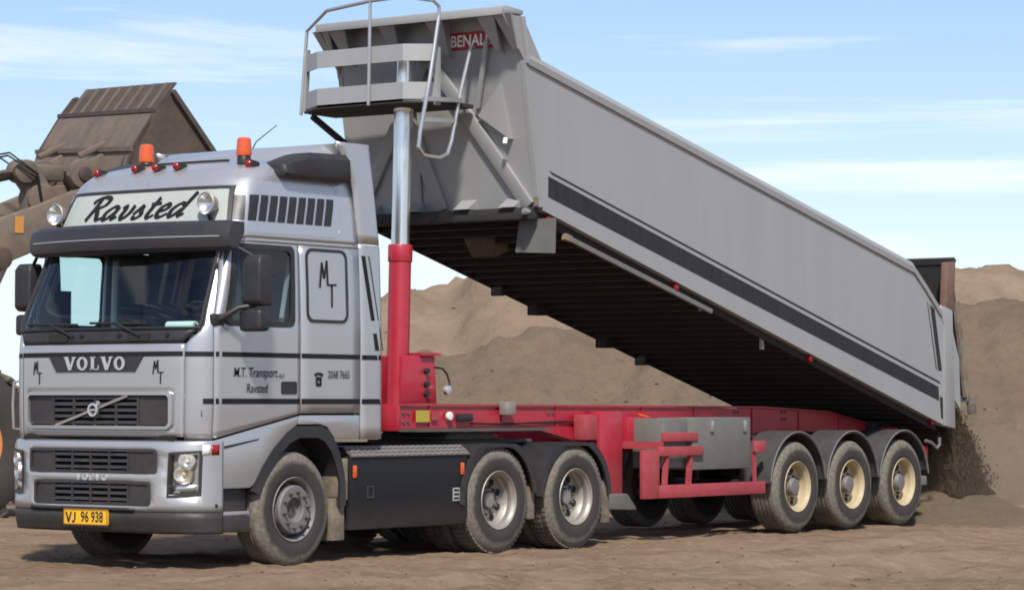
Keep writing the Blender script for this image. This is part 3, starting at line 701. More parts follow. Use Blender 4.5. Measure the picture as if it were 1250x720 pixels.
MB().prism(rrect(-.072, .072, 1.388, 1.532, .01), lambda a, c, d: front(-a, c, .012+d), 0, .008).build('emblem_plate', 'trim', truck)
# name panel and stripe across the front
patch('stripe', lambda u, v: front(u, v, .003), sub([-1.02, 1.02], .1), [1.945, 1.99], 'decal', truck, solid=0)
fnn = lambda a, c, d: front(-a, c, .004+d)
MB().prism([(-.50, 1.805), (.50, 1.805), (.60, 1.948), (-.60, 1.948)], fnn, 0, .006).build('name_panel', 'visor', truck)
def volvo(s, x0, zc, fn, m, parent, nm):
    b = MB(); adv = .225*s; h = .165*s
    lets = 'VOLVO'; x = x0-2*adv
    for i, ch in enumerate(lets):
        cx = x+i*adv
        if ch == 'V':
            strokes(b, [[(cx-.072*s, zc+h/2), (cx, zc-h/2)]], fn, .060*s, .060*s, sm=False)
            strokes(b, [[(cx+.072*s, zc+h/2), (cx+.004*s, zc-h/2)]], fn, .036*s, .036*s, sm=False)
            strokes(b, [[(cx-.115*s, zc+h/2), (cx-.03*s, zc+h/2)], [(cx+.035*s, zc+h/2), (cx+.110*s, zc+h/2)]], fn, .014*s, .014*s, sm=False)
        elif ch == 'O':
            tt = np.arange(0, 2*math.pi, .25)
            q = ring_prism([(cx+.098*s*math.cos(t), zc+.090*s*math.sin(t)) for t in tt], [(cx+.044*s*math.cos(t), zc+.064*s*math.sin(t)) for t in tt], fn, 0, .004); b.add(q.v, q.f)
        else:
            strokes(b, [[(cx-.035*s, zc-h/2), (cx-.035*s, zc+h/2)]], fn, .056*s, .056*s, sm=False)
            strokes(b, [[(cx-.08*s, zc-h/2+.006*s), (cx+.075*s, zc-h/2+.006*s)], [(cx-.08*s, zc+h/2), (cx+.015*s, zc+h/2)]], fn, .014*s, .014*s, sm=False)
            strokes(b, [[(cx+.07*s, zc-h/2), (cx+.07*s, zc-h/2+.06*s)]], fn, .016*s, .016*s, sm=False)
    return b.build(nm, m, parent)
volvo(.70, 0, 1.885, lambda a, c, d: front(-a, c, .011+d), 'badge', truck, 'name_badge')
MTP = [[(-.05, -.02), (.10, 1.0)], [(.10, 1.0), (.22, .35)], [(.22, .35), (.42, 1.08)], [(.42, 1.08), (.44, .12)]]
MTT = [[(.40, .10), (.98, .12)], [(.70, .12), (.68, -.80)]]
def mt(cx, cz, s, fn, parent, w=.075):
    b = MB(); sc_ = lambda P: [[(cx+(x-.45)*s, cz+(y-.1)*s) for x, y in p] for p in P]
    strokes(b, sc_(MTP), fn, w*s*.7, w*s*1.3, sm=False); strokes(b, sc_(MTT), fn, w*s, w*s*1.2, sm=False); return b.build('monogram', 'decal', parent)
for y in (.77, -.77): mt(-y, 1.80, .115, lambda a, c, d: front(-a, c, .003+d), truck)
mt(.475, 2.64, .235, lambda a, c, d: (a, -HW(c)-.006-d, c), truck, .07)
nd = [o for o in C.objects if o.name == 'door'][0]
text('door_lettering', 'M.T. Transport', .125, 'decal', nd, on_side(-.56, 1.80, .004), shear=.12, sx=.78, bold=.002)
text('door_lettering', 'ApS', .06, 'decal', nd, on_side(-.20, 1.775, .004), sx=.8)
text('door_lettering', 'Ravsted', .12, 'decal', nd, on_side(-.54, 1.655, .004), shear=.12, sx=.78, bold=.002)
text('phone_number', '2068 7665', .105, 'decal', truck, on_side(.63, 1.79, .004), sx=.72)
b = MB(); fs = on_side(.335, 1.735, .004)
strokes(b, [[(-.055, .045), (-.03, .062), (.03, .062), (.055, .045)]], fs, .026, .026)
q = ring_prism([(x*1.0, z) for x, z in rrect(-.04, .04, -.055, .035, .02)], [(.016*math.cos(t), -.01+.016*math.sin(t)) for t in [R(7.5+15*k) for k in range(24)]], fs, 0, .003); b.add(q.v, q.f)
b.build('phone_symbol', 'decal', truck)

# bumper ------------------------------------------------------------------
BXC, BHW = -1.0, 1.255
BX = T([(.34, -1.36), (.45, -1.41), (.60, -1.425), (1.10, -1.425), (1.17, -1.40), (1.185, -1.37)])
def bump(y, z, out=0.):
    k = min(1, abs(y)/BHW)**4.4; L_ = BXC-BX(z); return (BXC-L_*(max(0, 1-k))**(1/2.3)-out, y, z)
ys = sorted(set([-1.255+.0, -1.2545, -1.252, -1.247, -1.24, -1.225, -1.2, -1.17, -1.13, -1.05, -.93, -.8, -.73, -.5, -.25, 0, .25, .5, .73, .8, .93, 1.05, 1.13, 1.17, 1.2, 1.225, 1.24, 1.247, 1.252, 1.2545, 1.255]))
hole = lambda y, z: (abs(y) < .80 and .895 < z < 1.10) or (abs(y) < .73 and .60 < z < .805)
def bsk(y, z):
    if .93 < abs(y) < 1.17 and .70 < z < 1.06: return True
    if z > .895: return abs(y) < .80 and z < 1.10
    return abs(y) < .73 and .605 < z < .805
patch('bumper', bump, ys, [  .545, .605, .70, .805, .85, .895, 1.0, 1.06, 1.10, 1.15, 1.17, 1.185], 'silver', truck, bsk, solid=.03, ref=(-.9, 0, .8))
patch('lower_spoiler', lambda y, z: bump(y, z, -.004 if z > .52 else 0), ys, [.345, .37, .42, .48, .54], 'trim', truck, solid=.03, ref=(-.9, 0, .5))
patch('bumper_cavity', lambda y, z: bump(y, z, -.07), sub([-.9, .9], .15), [.57, 1.13], 'hole', truck, solid=0)
for (yw, z0, z1) in ((.80, .897, 1.098), (.73, .607, .803)):
    ou = rrect(-yw-.012, yw+.012, z0-.012, z1+.012, .035); inn = rrect(-yw+.018, yw-.018, z0+.014, z1-.014, .03)
    ring_prism(ou, inn, lambda a, c, d: bump(-a, c, d), -.05, .003).build('intake_frame', 'grille', truck)
    for k in range(3):
        z = lerp(z0, z1, (k+.75)/3.5); b = MB(); yy = sub([-.46, .46], .11)
        for y0, y1 in zip(yy[:-1], yy[1:]):
            b.hexa([bump(y0, z-.012, -.006), bump(y1, z-.012, -.006), bump(y1, z-.018, -.05), bump(y0, z-.018, -.05), bump(y0, z+.014, -.012), bump(y1, z+.014, -.012), bump(y1, z+.01, -.05), bump(y0, z+.01, -.05)])
        b.build('intake_slat', 'grille', truck)
    for y in (-.47, -.235, 0, .235, .47):
        b = MB(); b.hexa([bump(y-.01, z0, -.004), bump(y+.01, z0, -.004), bump(y+.01, z0, -.05), bump(y-.01, z0, -.05), bump(y-.01, z1, -.004), bump(y+.01, z1, -.004), bump(y+.01, z1, -.05), bump(y-.01, z1, -.05)]); b.build('intake_mullion', 'grille', truck)
    for s in (-1, 1):
        b = MB(); b.prism([(.48, z0+.012), (yw-.02, z0+.012), (yw-.02, z1-.012), (.48, z1-.012)], lambda a, c, d: bump(s*a, c, d), -.04, -.012); b.build('intake_blank', 'grille', truck)
volvo(.36, .02, .848, lambda a, c, d: bump(-a, c, .002+d), 'badge', truck, 'bumper_badge')
MB().box(-1.335, -1.20, -.95, .95, 1.17, 1.225).build('bumper_gap', 'hole', truck)
patch('bumper_step', lambda y, z: bump(y, z, .012), sub([-.55, .78], .1), [.545, .575], 'trim', truck, solid=.03, ref=(-.9, 0, .5))
# number plate
fpl = lambda a, c, d: (-1.437-d, .045-a, .478+c)
MB().prism(rrect(-.28, .28, -.072, .072, .015), fpl, -.02, 0).build('number_plate', 'plate', truck)
ring_prism(rrect(-.278, .278, -.070, .070, .014), rrect(-.270, .270, -.062, .062, .012), fpl, .0, .0015).build('plate_border', 'platered', truck)
text('plate_lettering', '96 938', .135, 'black', truck, lambda a, c, d: fpl(a+.085, c, d), sx=.76, bold=.016)
b = MB(); strokes(b, [[(-.245, .046), (-.212, -.046)], [(-.212, -.046), (-.179, .046)], [(-.132, .046), (-.132, -.02), (-.140, -.04), (-.154, -.044), (-.166, -.034)]], lambda a, c, d: fpl(a, c, d), .015, .017, sm=False); b.build('plate_lettering', 'black', truck)
MB().box(-1.43, -1.40, -.24, .33, .385, .405).build('plate_holder', 'black', truck, bevel=.004)
# headlights
for s in (-1, 1):
    hl = empty('headlight', (0, 0, 0), truck)
    pts = [(.93, 1.055), (1.185, 1.09), (1.185, .70), (.915, .685)]
    outer = [(.932, 1.078), (1.196, 1.098), (1.188, .692), (.914, .676)]
    fb = lambda a, c, d: bump(s*a, c, d)
    def dens(P, n=6): return [(lerp(P[i][0], P[(i+1) % 4][0], k/n), lerp(P[i][1], P[(i+1) % 4][1], k/n)) for i in range(4) for k in range(n)]
    ring_prism(dens(outer), dens([(.948, 1.06), (1.178, 1.08), (1.172, .71), (.93, .695)]), fb, -.06, .008).build('headlight_frame', 'chrome' if False else 'trim', hl)
    b = MB(); D_ = dens([(.945, 1.062), (1.18, 1.082), (1.175, .708), (.928, .693)]); 
    for i in range(6): pass
    grid_u = [k/6 for k in range(7)]; grid_v = [k/8 for k in range(9)]
    def lens(u, v, off):
        a = lerp(lerp(.93, .948, v), lerp(1.172, 1.18, v), u); c = lerp(lerp(.695, .708, u), lerp(1.06, 1.082, u), v); q = bump(s*a, c, off); return q
    patch('headlight_lens', lambda u, v: lens(u, v, .008), grid_u, grid_v, 'lens', hl, solid=0)
    patch('headlight_bowl', lambda u, v: lens(u, v, -.055), grid_u, grid_v, 'rim', hl, solid=0)
    for (u, v, r_, m_) in ((.56, .82, .078, 'lamp'), (.46, .50, .088, 'lamp')):
        q = Vector(lens(u, v, -.03)); nrm = Vector((-.86, s*.5, 0)).normalized()
        b = MB(); rings = []
        a1 = nrm.orthogonal().normalized(); a2 = nrm.cross(a1)
        for rr_, hh in ((r_, .03), (r_*.9, .015), (r_*.6, -.01), (r_*.2, -.022)):
            rings.append([q+nrm*hh+(a1*math.cos(t)+a2*math.sin(t))*rr_ for t in [2*math.pi*k/20 for k in range(20)]])
        b.rings(rings, False); b.rings([[p_ for p_ in rings[0]], [p_-nrm*.03+(p_-(q+nrm*.03))*.12 for p_ in rings[0]]], False)
        b.build('reflector', m_, hl)
        MB().tube([q-nrm*.02, q+nrm*.012, q+nrm*.022], [.018, .018, .008], 10).build('bulb', 'amberbulb' if v == .50 else 'whitelens', hl)
    patch('indicator', lambda u, v: lens(u, v, -.025), [.06, .3, .55, .75, .94], [.05, .15, .24], 'lamp', hl, solid=.01)
    for nm, y0, y1, m_ in (('corner_lamp', 1.195, 1.232, 'whitelens'), ('side_marker', 1.236, 1.2535, 'redlens')):
        patch(nm, lambda u, v: bump(s*lerp(y0, y1, u), v, .008), [k/4 for k in range(5)], [1.055, 1.10, 1.15], m_, truck, solid=.012)
    q = bump(s*1.247, .60, .0); MB().cyl((q[0]-.004, q[1]+s*.004, .60), (q[0]+.03, q[1]-s*.02, .60), .018, n=14).build('bumper_plug', 'hole', truck)
# sun visor -----------------------------------------------------------------
def vx(y): return -1.13+.22*(abs(y)/1.28)**2.2
yy = sub([-1.28, -1.2, 1.2, 1.28], .1); prof = [(.15, 3.19), (.02, 3.185), (-.03, 3.15), (-.055, 3.07), (-.06, 3.01), (-.045, 2.94), (-.01, 2.91), (.05, 2.905), (.07, 2.94), (.15, 3.08)]
b = MB(); b.rings([[(vx(y)+a, y, lerp(z, 3.05, 0 if abs(y) < 1.25 else .12)) for a, z in prof] for y in yy], True); b.build('sun_visor', 'visor', truck, ang=25)
b = MB(); b.tube([(vx(y)-.062, y, 3.036) for y in sub([-1.19, 1.19], .1)], .006, 6); b.build('visor_trim_line', 'badge', truck)
for y in (-.95, -.35, .35, .95): MB().bar((vx(y)+.05, y, 3.10), (vx(y)+.26, y, 3.12), .03, .03).build('visor_bracket', 'black', truck)
# roof sign -------------------------------------------------------------------
fsn = lambda a, c, d: front(-a, c, .006+d)
sgn_pts = [(-1.03, 3.19), (1.06, 3.19), (1.01, 3.475), (.98, 3.50), (-.93, 3.50), (-.96, 3.475)]
def wrap_sheet(nm, y0b, y1b, y0t, y1t, z0, z1, off, m, parent):
    return patch(nm, lambda u, v: front(-lerp(lerp(y0b, y0t, v), lerp(y1b, y1t, v), u), lerp(z0, z1, v), off), [k/20 for k in range(21)], [k/5 for k in range(6)], m, parent, solid=0)
wrap_sheet('roof_sign', -1.05, 1.07, -.97, 1.0, 3.19, 3.50, .008, 'sign', truck)
def densq(P, n): return [(lerp(P[i][0], P[(i+1) % 4][0], k/n), lerp(P[i][1], P[(i+1) % 4][1], k/n)) for i in range(4) for k in range(n)]
ring_prism(densq([(-1.085, 3.165), (1.105, 3.165), (1.03, 3.53), (-1.0, 3.53)], 14), densq([(-1.045, 3.19), (1.065, 3.19), (.995, 3.50), (-.965, 3.50)], 14), lambda a, c, d: front(-a, c, d), -.01, .014).build('sign_frame', 'trim', truck, ang=40)
LET = dict(
 R=[[(.28, 1.72), (.22, .9), (.08, -.02)], [(-.15, 1.35), (.05, 1.68), (.5, 1.82), (.88, 1.62), (.78, 1.15), (.3, .92)], [(.38, .95), (.62, .45), (.82, .06), (1.10, .14)]],
 a=[[(.72, .92), (.42, 1.0), (.12, .6), (.14, .12), (.36, .04), (.68, .55)], [(.76, 1.0), (.70, .4), (.76, .04), (1.0, .2)]],
 v=[[(0, .85), (.16, 1.0), (.24, .7), (.22, .25), (.40, .0), (.66, .4), (.72, 1.02)]],
 s=[[(.1, .3), (.45, 1.02)], [(.45, 1.02), (.5, .6), (.62, .25), (.42, .0), (.1, .08)]],
 t=[[(.42, 1.55), (.32, .8), (.28, .2), (.45, .0), (.7, .2)], [(.1, 1.04), (.72, 1.10)]],
 e=[[(.14, .45), (.5, .58), (.62, .85), (.42, 1.0), (.16, .7), (.16, .2), (.42, .0), (.80, .25)]],
 d=[[(.72, .92), (.42, 1.0), (.12, .6), (.14, .12), (.36, .04), (.68, .55)], [(.95, 1.85), (.82, 1.0), (.72, .35), (.78, .04), (1.02, .2)]])
b = MB(); cur = 0.; s_ = .122
ADV = dict(R=1.12, a=1.05, v=.88, s=.80, t=.75, e=.86, d=1.0)
tot = sum(ADV[c] for c in 'Ravsted')
for ch in 'Ravsted':
    P = [[((cur+x+.34*y-tot/2)*s_*1.60-.06, 3.25+y*s_) for x, y in p] for p in LET[ch]]
    strokes(b, P, lambda a, c, d: front(-a, c, .012+d), .021, .057); cur += ADV[ch]
b.build('sign_lettering', 'decal', truck)
# spot lamps on the sign -------------------------------------------------------
for y, dz in ((1.10, .05), (-.92, .075)):
    c0 = Vector((front(y, 3.27)[0]-.10, y, 3.275+dz)); d = Vector((-1, 0, 0))
    b = MB(); b.lathe([(.0, .10), (.07, .08), (.10, .0), (.108, -.02), (.10, -.03), (.094, -.02)], o=c0, n=24, axis='x'); lampo = b.build('spot_lamp', 'rim', truck)
    b = MB(); b.lathe([(.096, -.018), (.075, .02), (.03, .045), (.001, .05)], o=c0, n=24, axis='x'); b.build('reflector', 'lamp', lampo)
    b = MB(); b.lathe([(.098, -.024), (.06, -.036), (.001, -.040)], o=c0, n=24, axis='x'); b.build('lens', 'lens', lampo)
    MB().bar(c0+Vector((.02, 0, -.08)), c0+Vector((.06, 0, -.16)), .03, .03).build('lamp_stem', 'black', lampo)
# louvre slots on the upper side ------------------------------------------------
for sg in (-1, 1):
    ring_prism(rrect(-.80, .70, 3.09, 3.60, .10), rrect(-.79, .69, 3.10, 3.59, .09), on_side(0, 0, .0, sg), -.002, .003).build('locker_seam', 'silver', truck)
    for k in range(10):
        t0 = (k+.08)/10; t1 = (k+.86)/10
        e = lambda t: lerp(-.72, .62, t**1.0)
        fs = on_side(0, 0, .004, sg)
        def slot(u, v, t0=t0, t1=t1, fs=fs): t = lerp(t0, t1, u); return fs(e(t)+lerp(-.04, .03, v), lerp(3.20, 3.44+.02*t, v), 0)
        patch('louvre_slot', slot, [k/4 for k in range(5)], [k/4 for k in range(5)], 'black', truck, solid=0)
    # snorkel air intake
    b = MB(); secs = []
    for x, zl, zh, yo_ in ((-.155, 3.665, 3.725, 1.235), (-.145, 3.642, 3.752, 1.245), (-.11, 3.632, 3.775, 1.25), (.02, 3.63, 3.82, 1.253), (.14, 3.63, 3.86, 1.255), (.26, 3.63, 3.885, 1.255), (.79, 3.63, 3.90, 1.255), (.80, 3.64, 3.89, 1.25)):
        secs.append([(x, sg*(yo_-.28), zl), (x, sg*(yo_-.02), zl), (x, sg*yo_, zl+.03), (x, sg*(yo_-.012), lerp(zl, zh, .78)), (x, sg*(yo_-.07), zh), (x, sg*(yo_-.28), zh)])
    b.rings(secs, True); b.build('air_intake', 'trim', truck, ang=40)
# roof deflector ------------------------------------------------------------------
secs = []
for x, z1, hw_ in ((.20, 3.79, .80), (.26, 3.86, .84), (.40, 3.93, .90), (.60, 3.99, .97), (.93, 4.02, 1.04)):
    secs.append([(x, -hw_-.06, 3.74), (x, -hw_-.03, lerp(3.8, z1, .6)), (x, -hw_+.06, z1), (x, 0, z1+.012), (x, hw_-.06, z1), (x, hw_+.03, lerp(3.8, z1, .6)), (x, hw_+.06, 3.74)])
MB().rings(secs, True).build('roof_deflector', 'silver_clean', truck, ang=40)
MB().tube([Vector(S(th_y(y, 3.795), 3.795, -1 if y < 0 else 1))+Vector((-.004, 0, .008)) for y in sub([-.62, .50], .08)], .012, 6).build('deflector_gap_line', 'black', truck)  # shade of the gap before the deflector, drawn as a black strip
MB().prism([(.90, 3.6), (1.20, 3.6), (1.20, 4.0), (.72, 4.012), (.86, 3.8)], lambda a, c, d: (a, d, c), -1.13, 1.13).build('deflector_hood', 'silver', truck, bevel=.02)
# beacons, marker lamps, antenna -------------------------------------------------
for c0 in ((-.30, -.86, 3.80), (-.20, .48, 3.81)):
    be = empty('beacon', c0, truck)
    MB().lathe([(.065, -.05), (.065, .02), (.055, .035)], n=20, axis='z', caps=True).build('beacon_base', 'black', be)
    MB().lathe([(.070, .03), (.074, .05), (.070, .12), (.064, .185), (.05, .20), (.02, .205)], n=24, axis='z', caps=True).build('beacon_lens', 'orange', be)
for y_, z_ in ((.86, 3.72), (.32, 3.735), (.05, 3.735), (-.22, 3.735), (-.98, 3.735)):
    q = Vector(front(y_, z_, .03))
    ml = MB().obox((q.x+.02, q.y, q.z+.01), (.055, 0, -.01), (0, .045, 0), (0, 0, .032)).build('marker_lamp', 'black', truck, bevel=.012)
    MB().lathe([(.036, .0), (.034, -.03), (.02, -.045), (.001, -.05)], o=(q.x-.022, q.y, q.z+.012), n=14, axis='x').build('lens', 'redlens', ml)
a0 = px(313, 173, 'y', .35); a1 = px(338, 153, 'y', .35); MB().tube([a0-Vector((.06, 0, .08)), a0, a1], [.008, .006, .004], 6).build('antenna', 'black', truck)
b0 = px(148, 203, 'y', .75); MB().tube([b0, b0+Vector((.05, 0, .13))], [.007, .004], 6).build('antenna', 'black', truck)
# mirrors ----------------------------------------------------------------------------
for sg in (-1, 1):
    mr = empty('door_mirror', (-.95, sg*1.25, 2.3), truck); o = Vector((-.95, sg*1.25, 2.3))
    def rel(m): m.v = [tuple(Vector(p)-o+(Vector((0, q_, 0)) if abs(p[1]) > 1.33 else Vector())) for p in m.v]; return m
    x0 = -.84; q_ = 0 if sg < 0 else -.10
    rel(MB().rings([[(x0-.055*k, sg*(1.40-.0)+sg*.02*(1-k), 2.40), (x0+.07, sg*1.39, 2.40), (x0+.07, sg*1.63, 2.40), (x0-.055*k, sg*1.62, 2.40)] for k in (1,)] + [[(x0-.10, sg*1.41, z), (x0+.07, sg*1.39, z), (x0+.07, sg*1.64, z), (x0-.10, sg*1.62, z)] for z in (2.44, 2.60, 2.80)] + [[(x0-.06, sg*1.43, 2.86), (x0+.07, sg*1.41, 2.86), (x0+.07, sg*1.62, 2.86), (x0-.06, sg*1.60, 2.86)]], True)).build('mirror_housing', 'trim', mr, bevel=.022, segs=3)
    rel(MB().box(x0+.068, x0+.078, sg*1.42, sg*1.61, 2.44, 2.83)).build('mirror_glass', 'lamp', mr)
    rel(MB().box(x0-.09, x0+.06, sg*1.36, sg*1.62, 2.17, 2.37)).build('mirror_housing', 'trim', mr, bevel=.035, segs=3)
    rel(MB().box(x0+.058, x0+.068, sg*1.39, sg*1.59, 2.20, 2.34)).build('mirror_glass', 'lamp', mr)
    rel(MB().tube([(-1.06, sg*1.20, 2.27), (-1.03, sg*1.28, 2.30), (-.96, sg*1.40, 2.385), (x0, sg*1.5, 2.41)], [.035, .03, .025, .022], 10)).build('mirror_arm', 'trim', mr)
    rel(MB().tube([(-.86, sg*1.20, 2.93), (-.90, sg*1.34, 2.93), (x0, sg*1.45, 2.86)], .018, 8)).build('mirror_arm', 'trim', mr)
    rel(MB().box(-1.12, -.98, sg*1.17, sg*1.25, 2.22, 2.33)).build('mirror_foot', 'trim', mr, bevel=.02)
# wipers and scuttle vents
for y0, y1 in ((-.55, .12), (.30, 1.0)):
    q0 = Vector(front(y0, 2.13, .02)); q1 = Vector(front((y0+y1)/2, 2.255, .028))
    wp = MB().tube([q0, q1], .012, 6).build('wiper', 'black', truck)
    MB().tube([Vector(front(y, 2.245+.02*(y-y0), .02)) for y in sub([y0-.02, y1], .1)], .012, 6).build('wiper_blade', 'black', wp)
for y in (-.52, .50): MB().prism(rrect(-.13, .13, 2.09, 2.16, .01), lambda a, c, d: front(y-a, c, d), 0, .012).build('scuttle_vent', 'hole', truck)
for y in (-.85, -.28, .2): MB().cyl(front(y, 2.14, .0), front(y, 2.14, .02), .02, n=12).build('washer_jet', 'hole', truck)
# corner grab handle on the far front edge
MB().tube([(-1.12, 1.225, 1.73), (-1.17, 1.265, 1.72), (-1.18, 1.27, 1.5), (-1.17, 1.265, 1.28), (-1.12, 1.225, 1.27)], .014, 8).build('grab_handle', 'rail', truck)
# chassis between cab and drive axles -------------------------------------------------
for s in (-1, 1):
    MB().box(-1.1, 5.1, s*.40, s*.32, .78, 1.06).build('frame_rail', 'black', truck)
    # side tank panel with tread plate step
    y1, y0 = s*1.225, s*.72
    MB().prism([(.83, .31), (2.66, .31), (2.70, .42), (2.70, 1.02), (.83, 1.02)], lambda a, c, d: (a, d, c), y1, y0).build('side_tank', 'blacktank', truck, bevel=.02)
    MB().hexa([(.84, s*1.235, 1.00), (2.72, s*1.235, 1.00), (2.72, s*1.12, 1.09), (.84, s*1.12, 1.09), (.84, s*1.245, 1.012), (2.72, s*1.245, 1.012), (2.72, s*1.12, 1.108), (.84, s*1.12, 1.108)]).build('tread_step', 'hubdark', truck)
    MB().box(.84, 2.72, s*1.118, s*.72, 1.07, 1.106).build('tank_top', 'trim', truck)
    b = MB()
    for i in range(42):
        for j in range(3):
            x = .87+i*.0437+(j % 2)*.02; t = .14+.34*j; y = lerp(1.245, 1.12, t); z = lerp(1.012, 1.108, t)
            b.obox((x, s*y, z), (.015, s*-.008*(1 if (i+j) % 2 else -1), .006*(1 if (i+j) % 2 else -1)), (-.003, s*.009, -.007), (0, s*.006, .008))
    bo = b.build('tread_studs', 'step', truck); bo['kind'] = 'stuff'
    for x in (.87, 2.57): MB().box(x, x+.05, s*1.24, s*1.222, .81, .93).build('side_reflector', 'orange', truck, bevel=.006)
    ring_prism(rrect(1.08, 1.19, .61, .73, .01), rrect(1.10, 1.17, .625, .715, .008), lambda a, c, d: (a, s*(1.224+d), c), 0, .008).build('tank_latch', 'trim', truck)
    MB().box(2.44, 2.55, s*1.232, s*1.224, .55, .68).build('tank_sticker', 'badge', truck)
    for z in (.575, .615, .655): MB().box(2.455, 2.535, s*1.2345, s*1.2335, z-.010, z+.010).build('sticker_print', 'decal', truck)
# drive axle mudguards
A2 = 3.205; A3 = A2+1.37
for s in (-1, 1):
    for xa, a0, a1 in ((A2, -2, 172), (A3, 2, 178)):
        Ro = .655; secs = []
        for k in range(19):
            a = R(lerp(a0, a1, k/18)); c_, q_ = math.cos(a), math.sin(a); z0 = .535
            f_ = 1.0; 
            fl = lambda r_: (xa-c_*r_, z0+min(q_*r_, .575 if r_ > .64 else .56))
            o_, i_ = fl(Ro), fl(Ro-.025); l_ = fl(Ro-.06)
            secs.append([(o_[0], s*1.25, o_[1]), (o_[0], s*.56, o_[1]), (i_[0], s*.56, i_[1]-.012), (i_[0], s*1.225, i_[1]-.012), (l_[0], s*1.225, l_[1]-.02), (l_[0], s*1.25, l_[1]-.02)])
        MB().rings(secs, True).build('mudguard', 'trim', truck, ang=40)
    MB().box(A2+.58, A2+.70, s*1.18, s*.6, .32, .66).build('mud_flap', 'flap', truck, bevel=.01)
    MB().box(A3+.60, A3+.66, s*1.22, s*.6, .24, .80).build('mud_flap', 'flap', truck, bevel=.01)
    MB().box(2.1, 2.66, s*1.1, s*.56, 1.06, 1.10).build('guard_plate', 'trim', truck, bevel=.01)
MB().box(3.2, 4.8, -.5, .5, 1.06, 1.14).build('fifth_wheel_plate', 'hubdark', truck, bevel=.01)
MB().prism([(3.3, 1.14), (4.3, 1.14), (4.15, 1.22), (3.4, 1.23)], lambda a, c, d: (a, d, c), -.45, .45).build('fifth_wheel', 'boxgrey', truck, bevel=.02)
for x in (A2, A3, 0): MB().cyl((x, -.9, .535), (x, .9, .535), .09).build('axle', 'black', truck)
for x in (A2, A3): MB().lathe([(.12, -.22), (.24, -.12), (.26, 0), (.24, .12), (.12, .22)], o=(x, 0, .55), n=18, axis='x' if False else 'y', caps=True).build('differential', 'black', truck)
b = MB(); b.box(-.9, .8, -.45, .45, .55, 1.2); b.build('engine', 'black', truck, bevel=.05)
w0 = make_wheel('steer', truck, (0, -1.24, .535)); copy_tree(w0, truck, (0, 1.24, .535), math.pi)
w1 = make_wheel('drive', truck, (A2, -1.24, .535))
for x, y, rz in ((A3, -1.24, 0), (A2, 1.24, math.pi), (A3, 1.24, math.pi)): copy_tree(w1, truck, (x, y, .535), rz)
# things lying on the dashboard
qd = Vector((-1.10, -.83, 2.225))
ro = tag(empty('paper_roll', qd), 'white rolled paper lying on the dashboard behind the windscreen', 'paper roll')
MB().cyl((0, -.17, 0), (0, .17, 0), .042, n=20).build('roll_sheet', 'paper', ro); MB().cyl((0, -.172, 0), (0, -.165, 0), .018, n=12).build('roll_core', 'dark', ro)
cb = MB(); cb.box(-1.17, -1.14, -.97, -.83, 2.155, 2.205); tag(cb.build('green_card', 'green', bevel=.004), 'small green card box on the dashboard under the paper roll', 'card box')
# ------------------------------------------------------------------ semi trailer
trailer = tag(empty('semi_trailer', (7, 0, 0)), 'tipping semi trailer with grey body raised on red chassis', 'trailer')
def TR(o): o.location = o.location-Vector((7, 0, 0)); return o     # children are laid out in world coordinates
XZ = lambda a, c, d: (a, d, c)
def tb(mb, nm, m, **k): return TR(mb.build(nm, m, trailer, **k))
for s in (-1, 1):
    web = [(2.38, 1.27), (4.7, 1.275), (5.5, 1.13), (6.1, .98), (8.4, .94), (12.3, .94), (12.45, 1.20), (11.1, 1.405), (9.5, 1.465), (2.38, 1.495)]
    cr = tb(MB().prism(web, XZ, s*.525, s*.45), 'chassis_rail', 'red')
    top = [(2.33, 1.50), (9.5, 1.47), (11.1, 1.41), (12.45, 1.205)]; bot = [(2.38, 1.265), (4.7, 1.27), (5.5, 1.125), (6.1, .975), (8.4, .935), (12.3, .935)]
    for L_ in (top, bot):
        b = MB(); b.rings([[(x, s*(.55 if L_ is top else .528), z), (x, s*.37, z), (x, s*.37, z+.02), (x, s*(.55 if L_ is top else .528), z+.02)] for x, z in L_], True); tb(b, 'chassis_flange', 'red')
    for x in (2.95, 4.2, 5.2, 6.9, 8.0, 9.3, 10.4, 11.4):
        z1 = float(np.interp(x, *zip(*top))); z0 = float(np.interp(x, *zip(*bot)))+.02
        tb(MB().box(x-.008, x+.008, s*.542, s*.52, z0, z1), 'stiffener', 'red')
for x in (2.5, 3.9, 5.3, 6.6, 8.2, 9.6, 11.0, 12.2): tb(MB().box(x-.04, x+.04, -.45, .45, 1.02 if x > 5.5 else 1.30, 1.16 if x > 5.5 else 1.42), 'cross_member', 'red')
tb(MB().box(2.34, 4.6, -.9, .9, 1.235, 1.262), 'coupling_plate', 'hubdark')
tb(MB().box(2.30, 2.36, -.62, .62, 1.24, 1.50), 'front_beam', 'red', bevel=.01)
# front cabinet carrying the hoist
for s in (-1, 1): tb(MB().prism([(2.90, 1.52), (3.50, 1.52), (3.46, 2.02), (2.93, 2.02)], XZ, s*.20, s*.18), 'hoist_bracket', 'red', bevel=.004)
tb(MB().box(3.22, 3.42, -.18, .18, 1.52, 1.96), 'valve_box', 'red', bevel=.01)
tb(MB().box(3.20, 3.52, -.24, .24, 2.02, 2.05), 'bracket_cap', 'red')
for z, y in ((1.72, -.215), (1.86, -.215), (1.62, -.215)): tb(MB().cyl((3.30, y+.03, z), (3.30, y-.03, z), .03, n=12), 'valve', 'black')
tb(MB().tube([(3.46, -.2, 1.90), (3.58, -.21, 1.89), (3.65, -.22, 1.83), (3.67, -.24, 1.74), (3.62, -.25, 1.66)], .012, 8), 'air_hose', 'black')
tb(MB().cyl((3.60, -.29, 1.66), (3.60, -.24, 1.66), .05, n=18), 'pressure_gauge', 'badge', bevel=.006)
